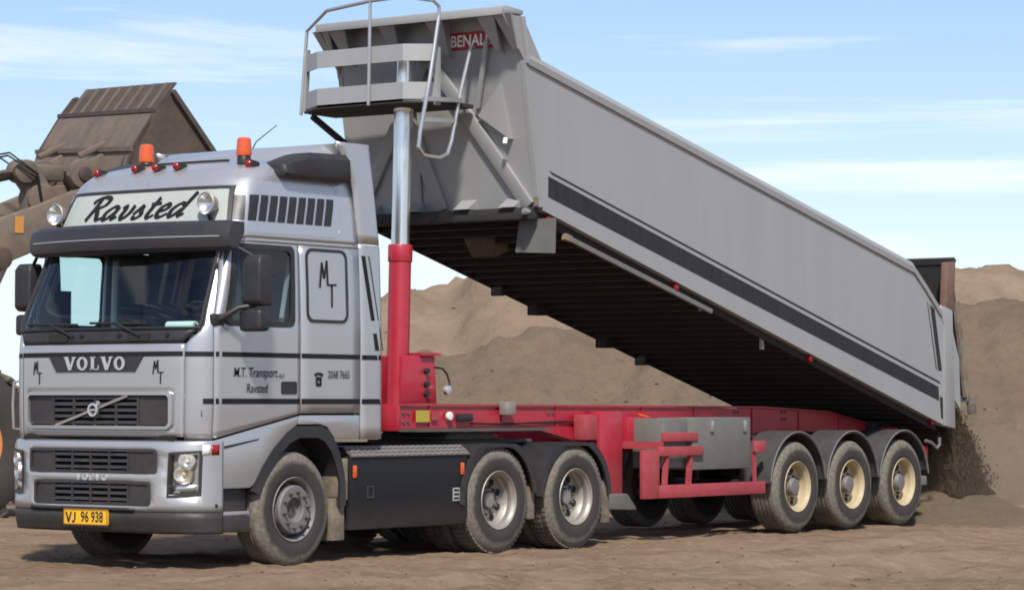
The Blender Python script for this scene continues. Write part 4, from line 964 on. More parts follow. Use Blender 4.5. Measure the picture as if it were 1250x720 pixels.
# telescopic hoist, one cylinder per stage
def hp(z): return (lerp(3.07, 3.20, (z-1.3)/4.1), 0, z)
tb(MB().cyl(hp(1.3), hp(3.13), .118, n=32), 'hoist_cylinder', 'red')
tb(MB().cyl(hp(3.0), hp(3.18), .130, n=32), 'hoist_collar', 'red', bevel=.008)
tb(MB().cyl(hp(3.18), hp(4.62), .098, n=32), 'hoist_stage', 'chrome')
tb(MB().cyl(hp(4.58), hp(4.66), .106, n=32), 'hoist_collar', 'chrome', bevel=.006)
tb(MB().cyl(hp(4.66), hp(5.24), .080, n=32), 'hoist_stage', 'chrome')
tb(MB().cyl(hp(5.20), hp(5.27), .09, n=24), 'hoist_eye', 'under', bevel=.01)
# stickers and small lamps on the rail
tb(MB().box(2.70, 2.92, -.558, -.551, 1.33, 1.45), 'warning_sticker', 'sticker')
tb(MB().box(2.96, 3.06, -.557, -.551, 1.35, 1.42), 'warning_sticker', 'redold')
tb(MB().cyl((3.24, -.59, 1.39), (3.24, -.55, 1.39), .045, n=16), 'side_lamp', 'white', bevel=.008)
tb(MB().box(3.36, 3.62, -.60, -.552, 1.335, 1.415), 'air_coupling', 'black', bevel=.015)
tb(MB().box(4.13, 4.29, -.66, -.55, 1.40, 1.54), 'work_lamp', 'rim', bevel=.01)
# air lines and cables clipped along the rail, bolts
tb(MB().tube([(x, -.545-.004*math.sin(7*x), 1.315+.010*math.sin(2.6*x)) for x in sub([3.66, 5.95], .12)], .011, 6), 'air_line', 'black')
tb(MB().tube([(6.75, -.58, 1.40), (6.86, -.66, 1.36), (6.90, -.72, 1.22), (6.84, -.76, 1.08), (6.9, -.78, .98)], .014, 8), 'air_line', 'orange')
tb(MB().tube([(6.62, -.58, 1.36), (6.70, -.68, 1.28), (6.72, -.74, 1.10), (6.64, -.76, .92)], .013, 8), 'air_line', 'black')
for x in (2.52, 2.60, 5.06, 5.14, 8.9, 8.98, 10.0, 10.08):
    for z in (1.33, 1.42): tb(MB().cyl((x, -.52, z), (x, -.542, z), .016, n=8), 'bolt', 'hubdark')
# landing leg, red lugs and box on the near rail
for s in (-1, 1):
    q0 = px(733, 500, 'y', -.72); q1 = px(760, 500, 'y', -.72)
    lg = tb(MB().box(q0.x, q1.x, s*.72, s*.56, .50, 1.44), 'landing_leg', 'red', bevel=.01)
    lf = tb(MB().prism([(q0.x-.03, .36), (q1.x+.16, .33), (q1.x+.16, .36), (q1.x-.02, .52), (q0.x+.05, .52)], XZ, s*.80, s*.50), 'landing_foot', 'boxgrey', bevel=.01)
    tb(MB().box(q1.x+.08, q1.x+.58, s*.74, s*.55, 1.08, 1.37), 'bracket_box', 'red', bevel=.012)
    tb(MB().box(q1.x+.32, q1.x+.48, s*.748, s*.738, 1.27, 1.32), 'box_sticker', 'badge')
    tb(MB().box(q0.x-.28, q0.x-.05, s*.72, s*.55, 1.12, 1.40), 'bracket_box', 'redold', bevel=.012)
    # side guard
    y = s*1.25
    tb(MB().box(5.86, 6.17, y, s*1.19, .475, 1.01), 'guard_post', 'redold', bevel=.008)
    tb(MB().box(6.17, 7.09, y+s*-.004, s*1.21, .94, 1.045), 'guard_rail', 'redold', bevel=.006)
    tb(MB().box(6.17, 8.43, y+s*-.004, s*1.21, .475, .62), 'guard_rail', 'redold', bevel=.006)
    for x in (6.34, 6.83): tb(MB().bar((x, s*1.20, .62), (x+.04, s*1.20, .94), .05, .05), 'guard_strut', 'redold')
    tb(MB().box(8.20, 8.43, y, s*1.21, .96, 1.09), 'guard_lug', 'redold', bevel=.006)
    tb(MB().bar((8.26, s*1.20, .62), (8.24, s*1.20, .97), .035, .035), 'guard_strut', 'redold')
    for x in (6.3, 8.1): tb(MB().box(x-.04, x+.04, s*1.19, s*.55, 1.02, 1.10), 'guard_arm', 'redold')
    # tool box
    bx = tb(MB().box(6.92, 8.17, s*1.20, s*.72, .775, 1.365), 'tool_box', 'boxgrey', bevel=.012)
    tb(MB().box(6.42, 6.915, s*1.14, s*.72, .80, 1.355), 'tool_box', 'boxgrey', bevel=.012)
    tb(MB().box(6.35, 7.02, s*1.215, s*1.15, 1.10, 1.20), 'guard_rail', 'redold', bevel=.006)
    for x in (7.32, 8.03):
        tb(MB().box(x-.03, x+.03, s*1.225, s*1.198, 1.20, 1.33), 'box_latch', 'rail', bevel=.006)
TX = 9.18; axs = [TX, TX+1.31, TX+2.62]
w2 = None
for i, x in enumerate(axs):
    tb(MB().cyl((x, -.95, .535), (x, .95, .535), .075), 'axle', 'black')
    for s in (-1, 1):
        secs = []; Ro = .655
        for k in range(21):
            a = R(lerp(6 if i < 2 else 12, 176, k/20)); c_, q_ = math.cos(a), math.sin(a)
            fl = lambda r_: (x+c_*r_, .545+q_*r_)
            o_, i_, l_ = fl(Ro), fl(Ro-.02), fl(Ro-.035)
            secs.append([(o_[0], s*1.25, o_[1]), (o_[0], s*.82, o_[1]), (i_[0], s*.82, i_[1]), (i_[0], s*1.235, i_[1]), (l_[0], s*1.235, l_[1]), (l_[0], s*1.25, l_[1])])
        tb(MB().rings(secs, True), 'mudguard', 'guardgrey', ang=40)
        tb(MB().tube([(x+math.cos(R(t))*(Ro-.012), s*1.252, .545+math.sin(R(t))*(Ro-.012)) for t in sub([8, 174], 9)], .010, 6), 'mudguard_edge', 'boxgrey')
        tb(MB().box(x-.06, x+.06, s*.85, s*.45, 1.14, 1.18), 'guard_arm', 'black')
        if w2 is None: w2 = make_wheel('trail', trailer, (x-7, -1.24, .535))
        else: copy_tree(w2, trailer, (x-7, s*1.24, .535), 0 if s < 0 else math.pi)
for s in (-1, 1): tb(MB().box(12.35, 12.42, s*1.15, s*.75, .42, .66), 'rear_bumper_end', 'boxgrey', bevel=.01)
tb(MB().box(12.42, 12.5, -1.2, 1.2, .48, .60), 'rear_bumper', 'boxgrey', bevel=.01)
tb(MB().box(12.30, 12.55, -.75, .75, .98, 1.22), 'hinge_beam', 'red', bevel=.01)
for s in (-1, 1):
    tb(MB().box(12.46, 12.62, s*1.15, s*.8, .80, .98), 'tail_lamp', 'redlens', bevel=.01)
    tb(MB().tube([(12.5, s*1.18, 1.05), (12.62, s*1.2, 1.02), (12.72, s*1.22, .95), (12.80, s*1.22, .99), (12.80, s*1.22, 1.09)], .022, 8), 'hose_holder', 'boxgrey')
    tb(MB().box(12.10, 12.6, s*.62, s*.45, 1.10, 1.30), 'hinge', 'under', bevel=.02)

# tipping body: laid out in world coordinates, tilted about its rear hinge ------------
body = empty('tipper_body', (5.5, 0, 1.2), trailer)
def BD(o): o.location = o.location-Vector((12.5, 0, 1.2)); return o
def bb(mb, nm, m, **k): return BD(mb.build(nm, m, body, **k))
TILT = R(14.43); aX, aZ = math.cos(TILT), -math.sin(TILT); nX, nZ = -aZ, aX
def bl(s, h): return (3.91+s*aX+h*nX, 3.58+s*aZ+h*nZ)
def BP(s, y, h): x, z = bl(s, h); return (x, y, z)
zbot = lambda x: 3.58-(x-3.91)*math.tan(TILT)
ztop = lambda x: lerp(5.06, 3.20, (x-3.62)/(12.05-3.62))
xbk = lambda z: lerp(3.885, 3.535, (z-3.56)/(5.53-3.56))           # face of the front bulkhead
for s in (-1, 1):
    yo, yi = s*1.25, s*1.205
    P = [(xbk(3.58)+.02, 3.585)]+[(x, zbot(x)) for x in (6, 8, 10, 12.9)]+[(12.86, 2.62), (12.35, 2.99), (12.05, ztop(12.05))]+[(x, ztop(x)) for x in (10, 8, 6)]+[(xbk(5.06)+.02, 5.06)]
    bb(MB().prism(P, XZ, yo, yi), 'side_wall', 'alu')
    # top rail with a sloping outer face, its rear end cut back down to the post
    b = MB(); pts = [(xbk(5.1)+.05, ztop(xbk(5.1)+.05)), (6, ztop(6)), (9, ztop(9)), (12.05, ztop(12.05)), (12.36, 2.985), (12.80, 2.65)]
    b.rings([[(x, s*1.275, z-.01), (x, s*1.285, z+.055), (x, s*1.235, z+.125), (x, s*1.17, z+.125), (x, s*1.17, z-.01)] for x, z in pts], True)
    bb(b, 'top_rail', 'alu', ang=25)
    # rear corner post
    bb(MB().prism([(12.86, 1.24), (13.17, 1.20), (13.10, 2.74), (12.78, 2.80), (12.74, 2.70), (12.87, 2.55)], XZ, s*1.265, s*1.15), 'rear_post', 'alu', bevel=.012)
    bb(MB().prism([(13.13, 1.62), (13.36, 1.44), (13.32, 2.1), (13.13, 2.5)], XZ, s*1.24, s*1.22), 'post_cheek', 'alu')
    bb(MB().prism([(12.92, 2.73), (13.16, 2.73), (13.20, 3.38), (12.98, 3.36)], XZ, s*1.26, s*1.16), 'hinge_arm', 'rust', bevel=.015)
    # bottom side sill
    b = MB(); b.rings([[(x, s*1.253, zbot(x)-.03), (x, s*1.253, zbot(x)+.015), (x, s*1.15, zbot(x)+.015), (x, s*1.15, zbot(x)-.03)] for x in (3.95, 12.85)], True); bb(b, 'side_sill', 'alu')
    # stripes
    ye = s*1.2535
    def quad(p): return MB().poly([(x, ye, z) for x, z in p])
    st = lambda h0f, h1f, h0r, h1r, nm: bb(MB().poly([BP(.10, ye, h0f), BP(9.05, ye, h0r), BP(8.99, ye, h1r), BP(.05, ye, h1f)]), nm, 'band')
    st(.135, .345, .245, .415, 'wide_stripe'); st(.385, .405, .465, .490, 'thin_stripe')
    bb(quad([px2 for px2 in ((12.50, 2.80), (12.62, 2.74), (12.815, 1.95), (12.72, 1.95))]), 'rear_stripe', 'band')
    bb(quad([(12.42, 2.83), (12.44, 2.82), (12.68, 1.96), (12.655, 1.965)]), 'rear_stripe', 'band')
    bb(quad([(12.755, 1.62), (12.835, 1.60), (12.845, 1.33), (12.79, 1.34)]), 'rear_stripe', 'band')
    # spill wedge at the front top corner
    bb(MB().prism([(3.22, 5.54), (3.60, 5.53), (3.93, 5.10), (3.64, 5.06)], XZ, s*1.247, s*1.215), 'spill_wedge', 'alub')
    bb(MB().bar((3.56, s*1.255, 5.53), (3.66, s*1.255, 5.06), .05, .06), 'wedge_post', 'alu')
    b = MB(); b.rings([[(xbk(z)-.01, s*1.256, z), (xbk(z)+.06, s*1.256, z), (xbk(z)+.06, s*1.20, z), (xbk(z)-.01, s*1.20, z)] for z in (3.57, 5.08)], True); bb(b, 'corner_post', 'alub')
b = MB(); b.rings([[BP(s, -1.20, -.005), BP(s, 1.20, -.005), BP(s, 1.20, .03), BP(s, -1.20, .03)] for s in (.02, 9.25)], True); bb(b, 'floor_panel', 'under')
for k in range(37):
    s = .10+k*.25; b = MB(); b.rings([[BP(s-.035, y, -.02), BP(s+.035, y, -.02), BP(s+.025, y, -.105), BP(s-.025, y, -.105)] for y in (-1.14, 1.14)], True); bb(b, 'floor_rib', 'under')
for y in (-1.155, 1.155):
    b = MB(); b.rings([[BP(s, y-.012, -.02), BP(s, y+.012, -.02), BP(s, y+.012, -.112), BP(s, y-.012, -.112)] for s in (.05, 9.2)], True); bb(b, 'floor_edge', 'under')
# front bulkhead: plate, lip, gussets, braces
b = MB(); b.rings([[(xbk(z), -1.23, z), (xbk(z), 1.23, z), (xbk(z)+.05, 1.23, z), (xbk(z)+.05, -1.23, z)] for z in (3.575, 4.3, 5.575)], True); bb(b, 'bulkhead', 'alub')
bb(MB().prism([(3.21, 5.515), (3.21, 5.60), (3.30, 5.62), (3.60, 5.60), (3.60, 5.555), (3.27, 5.535)], XZ, -1.25, 1.25), 'bulkhead_lip', 'alu', bevel=.008)
def onb(u, v, out=0.):
    x = 3.65
    for _ in range(6): q = px(u, v, 'x', x); x = xbk(q.z)-out
    return Vector((x, q.y, q.z))
def brace(u0, v0, u1, v1, w_, dep, m='alub', nm='bulkhead_brace', mir=True):
    a, c = onb(u0, v0), onb(u1, v1)
    for s in ((1, -1) if mir else (1,)):
        A, B_ = Vector((a.x-dep/2, a.y*s, a.z)), Vector((c.x-dep/2, c.y*s, c.z))
        bb(MB().bar(A, B_, dep, w_, (-1, 0, -.18)) if False else MB().bar(A, B_, w_, dep, (-1, 0, -.18)), nm, m, bevel=.012)
brace(518, 62, 648, 252, .15, .055); brace(488, 112, 541, 258, .16, .05, mir=False)
brace(508, 62, 516, 258, .02, .03, mir=False)
for y in (-1.0, -.32, .32, 1.0, -1.22, 1.22):
    bb(MB().prism([(-.11, 0), (.11, 0), (.03, -.34), (-.03, -.34)], lambda a, c, d, y=y: (lerp(3.27, 3.50, -c/.34)+d, y+a, 5.53+c), -.012, .012), 'lip_gusset', 'alub')
    bb(MB().prism([(3.30, 5.52), (xbk(5.52), 5.52), (xbk(5.15), 5.15)], XZ, y-.008, y+.008), 'lip_gusset_web', 'alub')
t0, t1 = onb(594, 50, .06), onb(583, 132, .06); bb(MB().bar(t0, t1, .05, .03, (1, 0, 0)), 'bulkhead_strut', 'alu')
t0, t1, t2 = onb(612, 102, .0), onb(588, 140, .0), onb(627, 170, .0)
bb(MB().add([t0, t1, t2, t0-Vector((.02, 0, 0)), t1-Vector((.07, 0, .02)), t2-Vector((.09, 0, 0))], [(0, 1, 2), (3, 4, 5), (0, 3, 4, 1), (1, 4, 5, 2), (2, 5, 3, 0)]), 'bulkhead_bracket', 'alub')
bb(MB().cyl(t2+Vector((-.14, 0, 0)), t2+Vector((-.16, 0, -.06)), .025, n=10), 'bracket_lamp', 'white')
bb(MB().box(3.74, 3.90, -1.22, 1.22, 3.44, 3.565), 'front_cross_beam', 'under', bevel=.01)
for y in (-.95, -.35, .35, .95):
    bb(MB().prism([(3.70, 3.57), (3.89, 3.57), (3.87, 3.68)], XZ, y-.10, y+.10), 'beam_gusset', 'alub')
bb(MB().box(3.10, 3.60, -.10, .10, 5.16, 5.27), 'hoist_mount', 'under', bevel=.01)
# maker's panel
def onl(a, c, d): z = 5.325+c-.06*a*0; return (xbk(z)-.012-d, -.60-a, z)
bb(MB().prism([(-.31, -.085), (.30, -.085), (.33, .095), (-.29, .095)], onl, -.008, 0), 'maker_panel', 'logo')
o = text('maker_lettering', 'BENALU', .165, 'white', body, onl, shear=.18, bold=.022, sx=.93); BD(o)
# walkway platform, railing and ladder
plan = [(3.55, 1.24), (3.02, 1.24), (2.76, .84), (2.76, -.32), (2.98, -.60), (3.60, -.60)]
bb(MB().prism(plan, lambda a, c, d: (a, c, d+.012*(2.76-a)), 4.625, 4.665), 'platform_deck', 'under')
for z0, z1, nm in ((4.64, 4.84, 'toe_board'), (5.06, 5.235, 'mid_board')):
    for (xa, ya), (xb_, yb) in zip(plan[1:4], plan[2:5]):
        bb(MB().hexa([(xa, ya, z0), (xb_, yb, z0), (xb_+.02, yb, z0), (xa+.02, ya, z0), (xa, ya, z1), (xb_, yb, z1), (xb_+.02, yb, z1), (xa+.02, ya, z1)]), nm, 'alu')
bb(MB().box(3.03, 3.56, 1.22, 1.24, 4.64, 4.84), 'toe_board', 'alub')
for p0, p1 in (((3.0, 1.21, 4.64), (3.0, 1.18, 5.3)), ((2.98, -.60, 4.60), (2.98, -.60, 5.2)),):
    bb(MB().bar(p0, p1, .05, .05, (1, 0, 0)), 'platform_post', 'alub')
bb(MB().bar((3.0, 1.10, 4.58), (3.70, 1.05, 4.22), .06, .05), 'platform_stay', 'under')
yl = -.66
A = [px(u, v, 'y', yl) for u, v in ((529, 1), (536, 8), (536, 20), (525, 95), (513, 160), (511, 180), (517, 190), (536, 193), (546, 188), (551, 172), (562, 112), (575, 58))]
rail = [Vector((2.98, 1.25, 4.6)), Vector((2.98, 1.17, 5.50)), Vector((2.77, .72, 5.66)), Vector((2.74, .10, 5.71)), Vector((2.74, -.35, 5.72))]
bb(MB().tube(rail+A[:3], .019, 10), 'hand_rail', 'rail')
bb(MB().tube(A[2:], .022, 10), 'ladder_frame', 'rail')
bb(MB().tube([A[-1], A[-1]+Vector((.25, .02, .02)), onb(592, 62)], .017, 8), 'ladder_stay', 'rail')
bb(MB().tube([(2.74, .12, 4.62), (2.74, .10, 5.71)], .018, 8), 'hand_rail_post', 'rail')
def lad(v): 
    l_ = px(lerp(536, 513, (v-20)/140), v, 'y', yl); r_ = px(lerp(575, 551, (v-58)/114), v+2, 'y', yl); return l_, r_
for v, w_ in ((121, .10), (146, .035)):
    l_, r_ = lad(v); bb(MB().bar(l_, r_, w_*.9, .045), 'ladder_rung', 'rail')
# underside fittings
bb(MB().prism([(3.62, 3.06), (4.02, 3.08), (4.02, 3.46), (3.62, 3.44)], XZ, -1.12, -1.10), 'hanging_plate', 'boxgrey', bevel=.006) if False else None
q = [px(u, v, 'x', 3.95) for u, v in ((634, 268), (677, 266), (676, 309), (629, 308))]
bb(MB().add(q+[p+Vector((.03, 0, 0)) for p in q], [(0, 1, 2, 3), (7, 6, 5, 4), (0, 4, 5, 1), (1, 5, 6, 2), (2, 6, 7, 3), (3, 7, 4, 0)]), 'hanging_plate', 'boxgrey')
a_, c_ = px(692, 290, 'y', -1.20), px(868, 380, 'y', -1.20); bb(MB().bar(a_, c_, .04, .05), 'prop_bar', 'rimfront')
bb(MB().bar(a_-Vector((.05, 0, -.01)), a_+Vector((.06, 0, -.015)), .06, .065), 'prop_bar_end', 'flap')
for u, v in ((668, 268), (824, 350), (988, 437), (1137, 514)):
    q = px(u, v, 'y', -1.2); bb(MB().cyl(q+Vector((0, .05, 0)), q-Vector((0, .03, 0)), .045, n=14), 'side_marker', 'redlens', bevel=.008)
q = px(641, 258, 'y', -1.2); bb(MB().cyl(q+Vector((.06, 0, 0)), q-Vector((.02, 0, 0)), .036, n=14), 'side_marker', 'rail', bevel=.008)
q = px(655, 245, 'y', -1.26); bb(MB().box(q.x-.02, q.x+.02, q.y-.01, q.y+.02, q.z-.05, q.z+.04), 'corner_reflector', 'flap')
for u, v in ((929, 417), (855, 370)):
    q = px(u, v, 'y', -1.1); bb(MB().box(q.x-.02, q.x+.02, -1.13, -1.09, q.z-.09, q.z+.06), 'hook', 'rim')
for u, v, w_, m_ in ((655, 368, .22, 'under'), (737, 407, .20, 'under'), (606, 356, .07, 'black'), (781, 438, .06, 'black')):
    q = px(u, v, 'y', 1.1); zb_ = zbot(q.x); bb(MB().box(q.x-w_/2, q.x+w_/2, 1.0, 1.16, zb_-.20, zb_-.04), 'frame_guide', m_, bevel=.01)
q = px(595, 290, 'y', .1); bb(MB().prism([(-.22, .16), (.25, .12), (.20, -.14), (-.05, -.22), (-.20, -.05)], lambda a, c, d: (q.x+a, q.y+d, q.z+c), -.18, .18), 'hoist_trunnion', 'hubdark', bevel=.03)
# tailgate swung open at its foot
tg = [(13.14, 3.40), (13.56, 1.56)]
def tgp(t, off): x, z = lerp(tg[0][0], tg[1][0], t), lerp(tg[0][1], tg[1][1], t); return (x+off*.97, z+off*.22)
b = MB(); b.rings([[(*[tgp(t, 0)[0]], -1.2, tgp(t, 0)[1]), (tgp(t, 0)[0], 1.2, tgp(t, 0)[1]), (tgp(t, .05)[0], 1.2, tgp(t, .05)[1]), (tgp(t, .05)[0], -1.2, tgp(t, .05)[1])] for t in (0.02, .5, 1.0)], True); gate = bb(b, 'tailgate', 'under')  # gate panel near black: the shadow inside the body is put into its colour
for t in (.01, .36, .68, .985):
    b = MB(); b.rings([[(tgp(t-.02, -.012)[0], y, tgp(t-.02, -.012)[1]), (tgp(t+.02, -.012)[0], y, tgp(t+.02, -.012)[1]), (tgp(t+.02, .09)[0], y, tgp(t+.02, .09)[1]), (tgp(t-.02, .09)[0], y, tgp(t-.02, .09)[1])] for y in (-1.23, 1.23)], True); bb(b, 'tailgate_rib', 'under' if t < .3 else 'boxgrey')
for s in (-1, 1):
    b = MB(); b.rings([[(tgp(t, -.03)[0], s*1.235, tgp(t, -.03)[1]), (tgp(t, .08)[0], s*1.235, tgp(t, .08)[1]), (tgp(t, .08)[0], s*1.19, tgp(t, .08)[1]), (tgp(t, -.03)[0], s*1.19, tgp(t, -.03)[1])] for t in (.30, .97)], True); bb(b, 'tailgate_edge', 'flap')
b = MB(); b.bar((13.20, 1.20, 3.395), (13.20, -1.24, 3.395), .09, .05); bb(b, 'tailgate_hood', 'under')
bb(MB().prism([(13.62, 1.62), (13.78, 1.60), (13.80, 1.40), (13.66, 1.38)], XZ, -1.25, -1.18), 'rubber_flap', 'rubber', bevel=.01)
# sand: load still in the body, falling curtain, fresh heap ---------------------------
us = np.linspace(9.6, 13.05, 40); yv = np.linspace(-1.19, 1.19, 28); SX, SY = np.meshgrid(us, yv)
SZ = np.array([[zbot(x)+.04 for x in us]]*28)+np.clip((SX-9.6)/3.0, 0, 1)*.95+.10*fbm(SX, SY, .6, 3)
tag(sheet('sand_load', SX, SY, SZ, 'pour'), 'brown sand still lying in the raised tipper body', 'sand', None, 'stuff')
n = 60000; t = rng.random(n)**.8; yy = (rng.random(n)*2-1)*1.14; x0 = 13.14+rng.random(n)*(.40+.62*t)
X = x0+t*.34+.05*rng.standard_normal(n)*(.3+t); Y = yy*(1+.06*t)+.05*rng.standard_normal(n); Z = 1.45-1.0*t**1.2+.05*rng.standard_normal(n)
keep = fbm(Y*3, Z*.6+X, .5, 3) > -.22; X, Y, Z = X[keep], Y[keep], Z[keep]; n = len(X)
sz = .004+.013*rng.random(n)**2.5; aa = rng.random(n)*6.28
V = np.stack([np.stack([X+sz*np.cos(aa+k*2.1), Y+sz*np.sin(aa+k*2.1), Z-sz], -1) for k in range(3)]+[np.stack([X, Y, Z+1.6*sz], -1)], 1).reshape(-1, 3)
i4 = np.arange(n)*4; Fc = np.stack([np.stack([i4+a_, i4+b_, i4+c_], -1) for a_, b_, c_ in ((0, 2, 1), (0, 1, 3), (1, 2, 3), (2, 0, 3))], 1).reshape(-1, 3)
b = MB(); b.v = V.tolist(); b.f = Fc.tolist()
# the dense core of the stream
cy = np.linspace(-1.13, 1.13, 50); ct = np.linspace(0, 1, 34); rings_ = []
for tt in ct:
    zc = 1.50-1.2*tt; xa = 13.14+.42*tt**1.4; th_ = .40+.60*tt; ring = []
    for yv_ in cy: ring.append((xa+.14*float(fbm(np.array(yv_*2.), np.array(zc*1.3), .35, 4)), yv_, zc))
    for yv_ in cy[::-1]: ring.append((xa+th_+.22*float(fbm(np.array(yv_*2.+9), np.array(zc*1.3), .35, 4)), yv_, zc))
    rings_.append(ring)
b.rings(rings_, True)
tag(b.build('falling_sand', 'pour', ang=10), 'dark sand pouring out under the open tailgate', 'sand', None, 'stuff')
ang = np.linspace(0, 2*math.pi, 120); rad = np.linspace(0.001, 1, 36); AA, RR_ = np.meshgrid(ang, rad)
PX = 13.95+AA*0+np.cos(AA)*RR_*1.75; PY = np.sin(AA)*RR_*2.5-.1
PZ = .72*(1-RR_)**1.15-.05*RR_+.10*fbm(PX, PY, .5, 4)*(1-RR_*.6)-.03
PZ[:, -1] = PZ[:, 0]
tag(sheet('poured_heap', PX, PY, PZ, 'heap'), None, None, None, 'structure')

# dust hanging round the pour
m = bpy.data.materials.new('dust_air'); m.use_nodes = True; t = m.node_tree; t.nodes.clear(); Kk = t.links.new
o_ = t.nodes.new('ShaderNodeOutputMaterial'); pv = t.nodes.new('ShaderNodeVolumePrincipled'); pv.inputs['Color'].default_value = (.62, .48, .34, 1); pv.inputs['Anisotropy'].default_value = .1
tcn = t.nodes.new('ShaderNodeTexCoord'); gr = t.nodes.new('ShaderNodeTexGradient'); gr.gradient_type = 'SPHERICAL'; Kk(tcn.outputs['Object'], gr.inputs[0])
nn = t.nodes.new('ShaderNodeTexNoise'); nn.inputs['Scale'].default_value = 2.2; nn.inputs['Detail'].default_value = 3; Kk(tcn.outputs['Object'], nn.inputs['Vector'])
m1 = t.nodes.new('ShaderNodeMath'); m1.operation = 'MULTIPLY'; Kk(gr.outputs[1], m1.inputs[0]); Kk(nn.outputs[0], m1.inputs[1])
m2 = t.nodes.new('ShaderNodeMath'); m2.operation = 'MULTIPLY'; Kk(m1.outputs[0], m2.inputs[0]); m2.inputs[1].default_value = .8
Kk(m2.outputs[0], pv.inputs['Density']); Kk(pv.outputs[0], o_.inputs['Volume'])
b = MB(); b.lathe([(.001, -1)]+[(math.sin(a), -math.cos(a)) for a in [math.pi*k/12 for k in range(1, 12)]]+[(.001, 1)], n=20, axis='z')
dc = b.build('dust_cloud', m, loc=(14.4, -.7, .45)); dc.scale = (2.0, 2.2, .95)
tag(dc, 'pale brown dust hanging round the foot of the pouring sand', 'dust', None, 'stuff')
# ------------------------------------------------------------------ wheel loader behind the cab
PHI = R(30)
g2 = R2*math.cos(PHI)+F2*math.sin(PHI); HEAD = math.atan2(g2[1], g2[0])
kn = at(37.3, (180-625)/FPX*37.3)                    # near end of the bucket's knee line
w2v = np.array([-g2[1], g2[0]])                      # across the machine, away from the camera
WB = 3.45
org = kn+w2v*WB/2-g2*3.2
loader = tag(empty('wheel_loader', (org[0], org[1], .03), None, HEAD), 'dusty brown wheel loader with bucket raised above the truck cab', 'wheel loader')
loader.rotation_euler = (R(3.6), 0, HEAD)      # stands on a slight cross slope
XZl = lambda a, c, d: (a, d, c)
K = Vector((3.15, 0, 5.42))
def lb(m, nm, mt_, par=loader, **k): return m.build(nm, mt_, par, **k)
bk = empty('bucket', K, loader)
prof = [(1.22, -1.04), (.20, -1.20), (-.18, -1.12), (-.38, -.80), (-.31, -.52), (0, 0), (.05, .0), (-.25, -.52), (-.31, -.79), (-.15, -1.06), (.21, -1.14), (1.20, -.99)]
lb(MB().prism(prof, XZl, -WB/2, WB/2), 'bucket_shell', 'loader', bk)
for s in (-1, 1):
    lb(MB().prism([(1.24, -1.05), (.20, -1.21), (-.18, -1.13), (-.39, -.80), (-.32, -.52), (-.01, .0), (.18, .26), (.24, .27), (.85, -.58)], XZl, s*WB/2, s*(WB/2-.05)), 'bucket_side', 'loaderd', bk)
    lb(MB().bar((1.22, s*(WB/2+.005), -1.0), (.22, s*(WB/2+.005), .26), .06, .14, (0, 1, 0)), 'side_cutter', 'loaderd', bk)
lb(MB().prism([(0, 0), (.28, .38), (.32, .37), (.04, 0)], XZl, -WB/2+.05, WB/2-.25), 'spill_guard', 'loaderd', bk)
for k in range(8):
    y = lerp(-WB/2+.25, WB/2-.40, k/7); lb(MB().prism([(-.03, -.02), (.25, .38), (.28, .38), (.0, -.02)], XZl, y-.035, y+.035), 'guard_rib', 'loader', bk)
lb(MB().bar((1.25, -WB/2, -1.03), (1.25, WB/2, -1.03), .25, .05), 'cutting_edge', 'loaderd', bk)
lb(MB().bar((-.325, -WB/2-.01, -.52), (-.325, WB/2+.01, -.52), .05, .06), 'seam_bar', 'loader', bk)
lb(MB().bar((-.01, -WB/2-.01, .0), (-.01, WB/2+.01, .0), .05, .05), 'knee_bar', 'loaderd', bk)
for y in (-.75, .75):
    lb(MB().prism([(-.30, -.55), (-.50, -.66), (-.76, -.74), (-.82, -.88), (-.72, -1.02), (-.52, -1.06), (-.40, -1.25), (-.12, -1.20), (-.34, -.82)], XZl, y-.06, y+.06), 'bucket_lug', 'loader', bk, bevel=.02)
    lb(MB().bar((-.62, y+.12, -.62), (-.22, y+.12, -.42), .06, .08), 'lug_brace', 'loader', bk, bevel=.02)
    lb(MB().cyl((-.60, y-.13, -.85), (-.60, y+.13, -.85), .095, n=18), 'pin', 'loaderd', bk, bevel=.015)
    lb(MB().cyl((-.60, y-.09, -.85), (-.60, y+.09, -.85), .20, n=24), 'pin_boss', 'loader', bk, bevel=.015)
# boom arms
piv = Vector((.25, 0, 2.4))
for y in (-.75, .75):
    lb(MB().prism([(2.95, 4.44), (3.02, 4.20), (2.75, 3.98), (2.34, 3.72), (1.44, 3.33), (.95, 2.75), (.40, 2.15), (.05, 2.25), (.0, 2.55), (.45, 3.1), (.85, 3.55), (1.43, 3.95), (1.94, 4.14), (2.6, 4.42)], XZl, y-.09, y+.09), 'boom_arm', 'loader', bevel=.03)
    lb(MB().box(1.60, 1.72, y-.10, y-.094, 3.76, 3.98), 'warning_sticker', 'loadery')
    lb(MB().cyl((.6, y*.9, 1.5), (1.2, y*.9, 2.6), .11, n=18), 'lift_cylinder', 'loader')
    lb(MB().cyl((1.2, y*.9, 2.6), (1.55, y*.9, 3.4), .065, n=14), 'lift_rod', 'rail')
    lb(MB().cyl((1.42, y-.15, 3.42), (1.42, y-.092, 3.42), .15, n=20), 'boom_pin', 'loaderd', bevel=.02)
lb(MB().cyl((1.9, -.72, 3.80), (1.9, .72, 3.80), .20, n=20), 'cross_tube', 'loader')
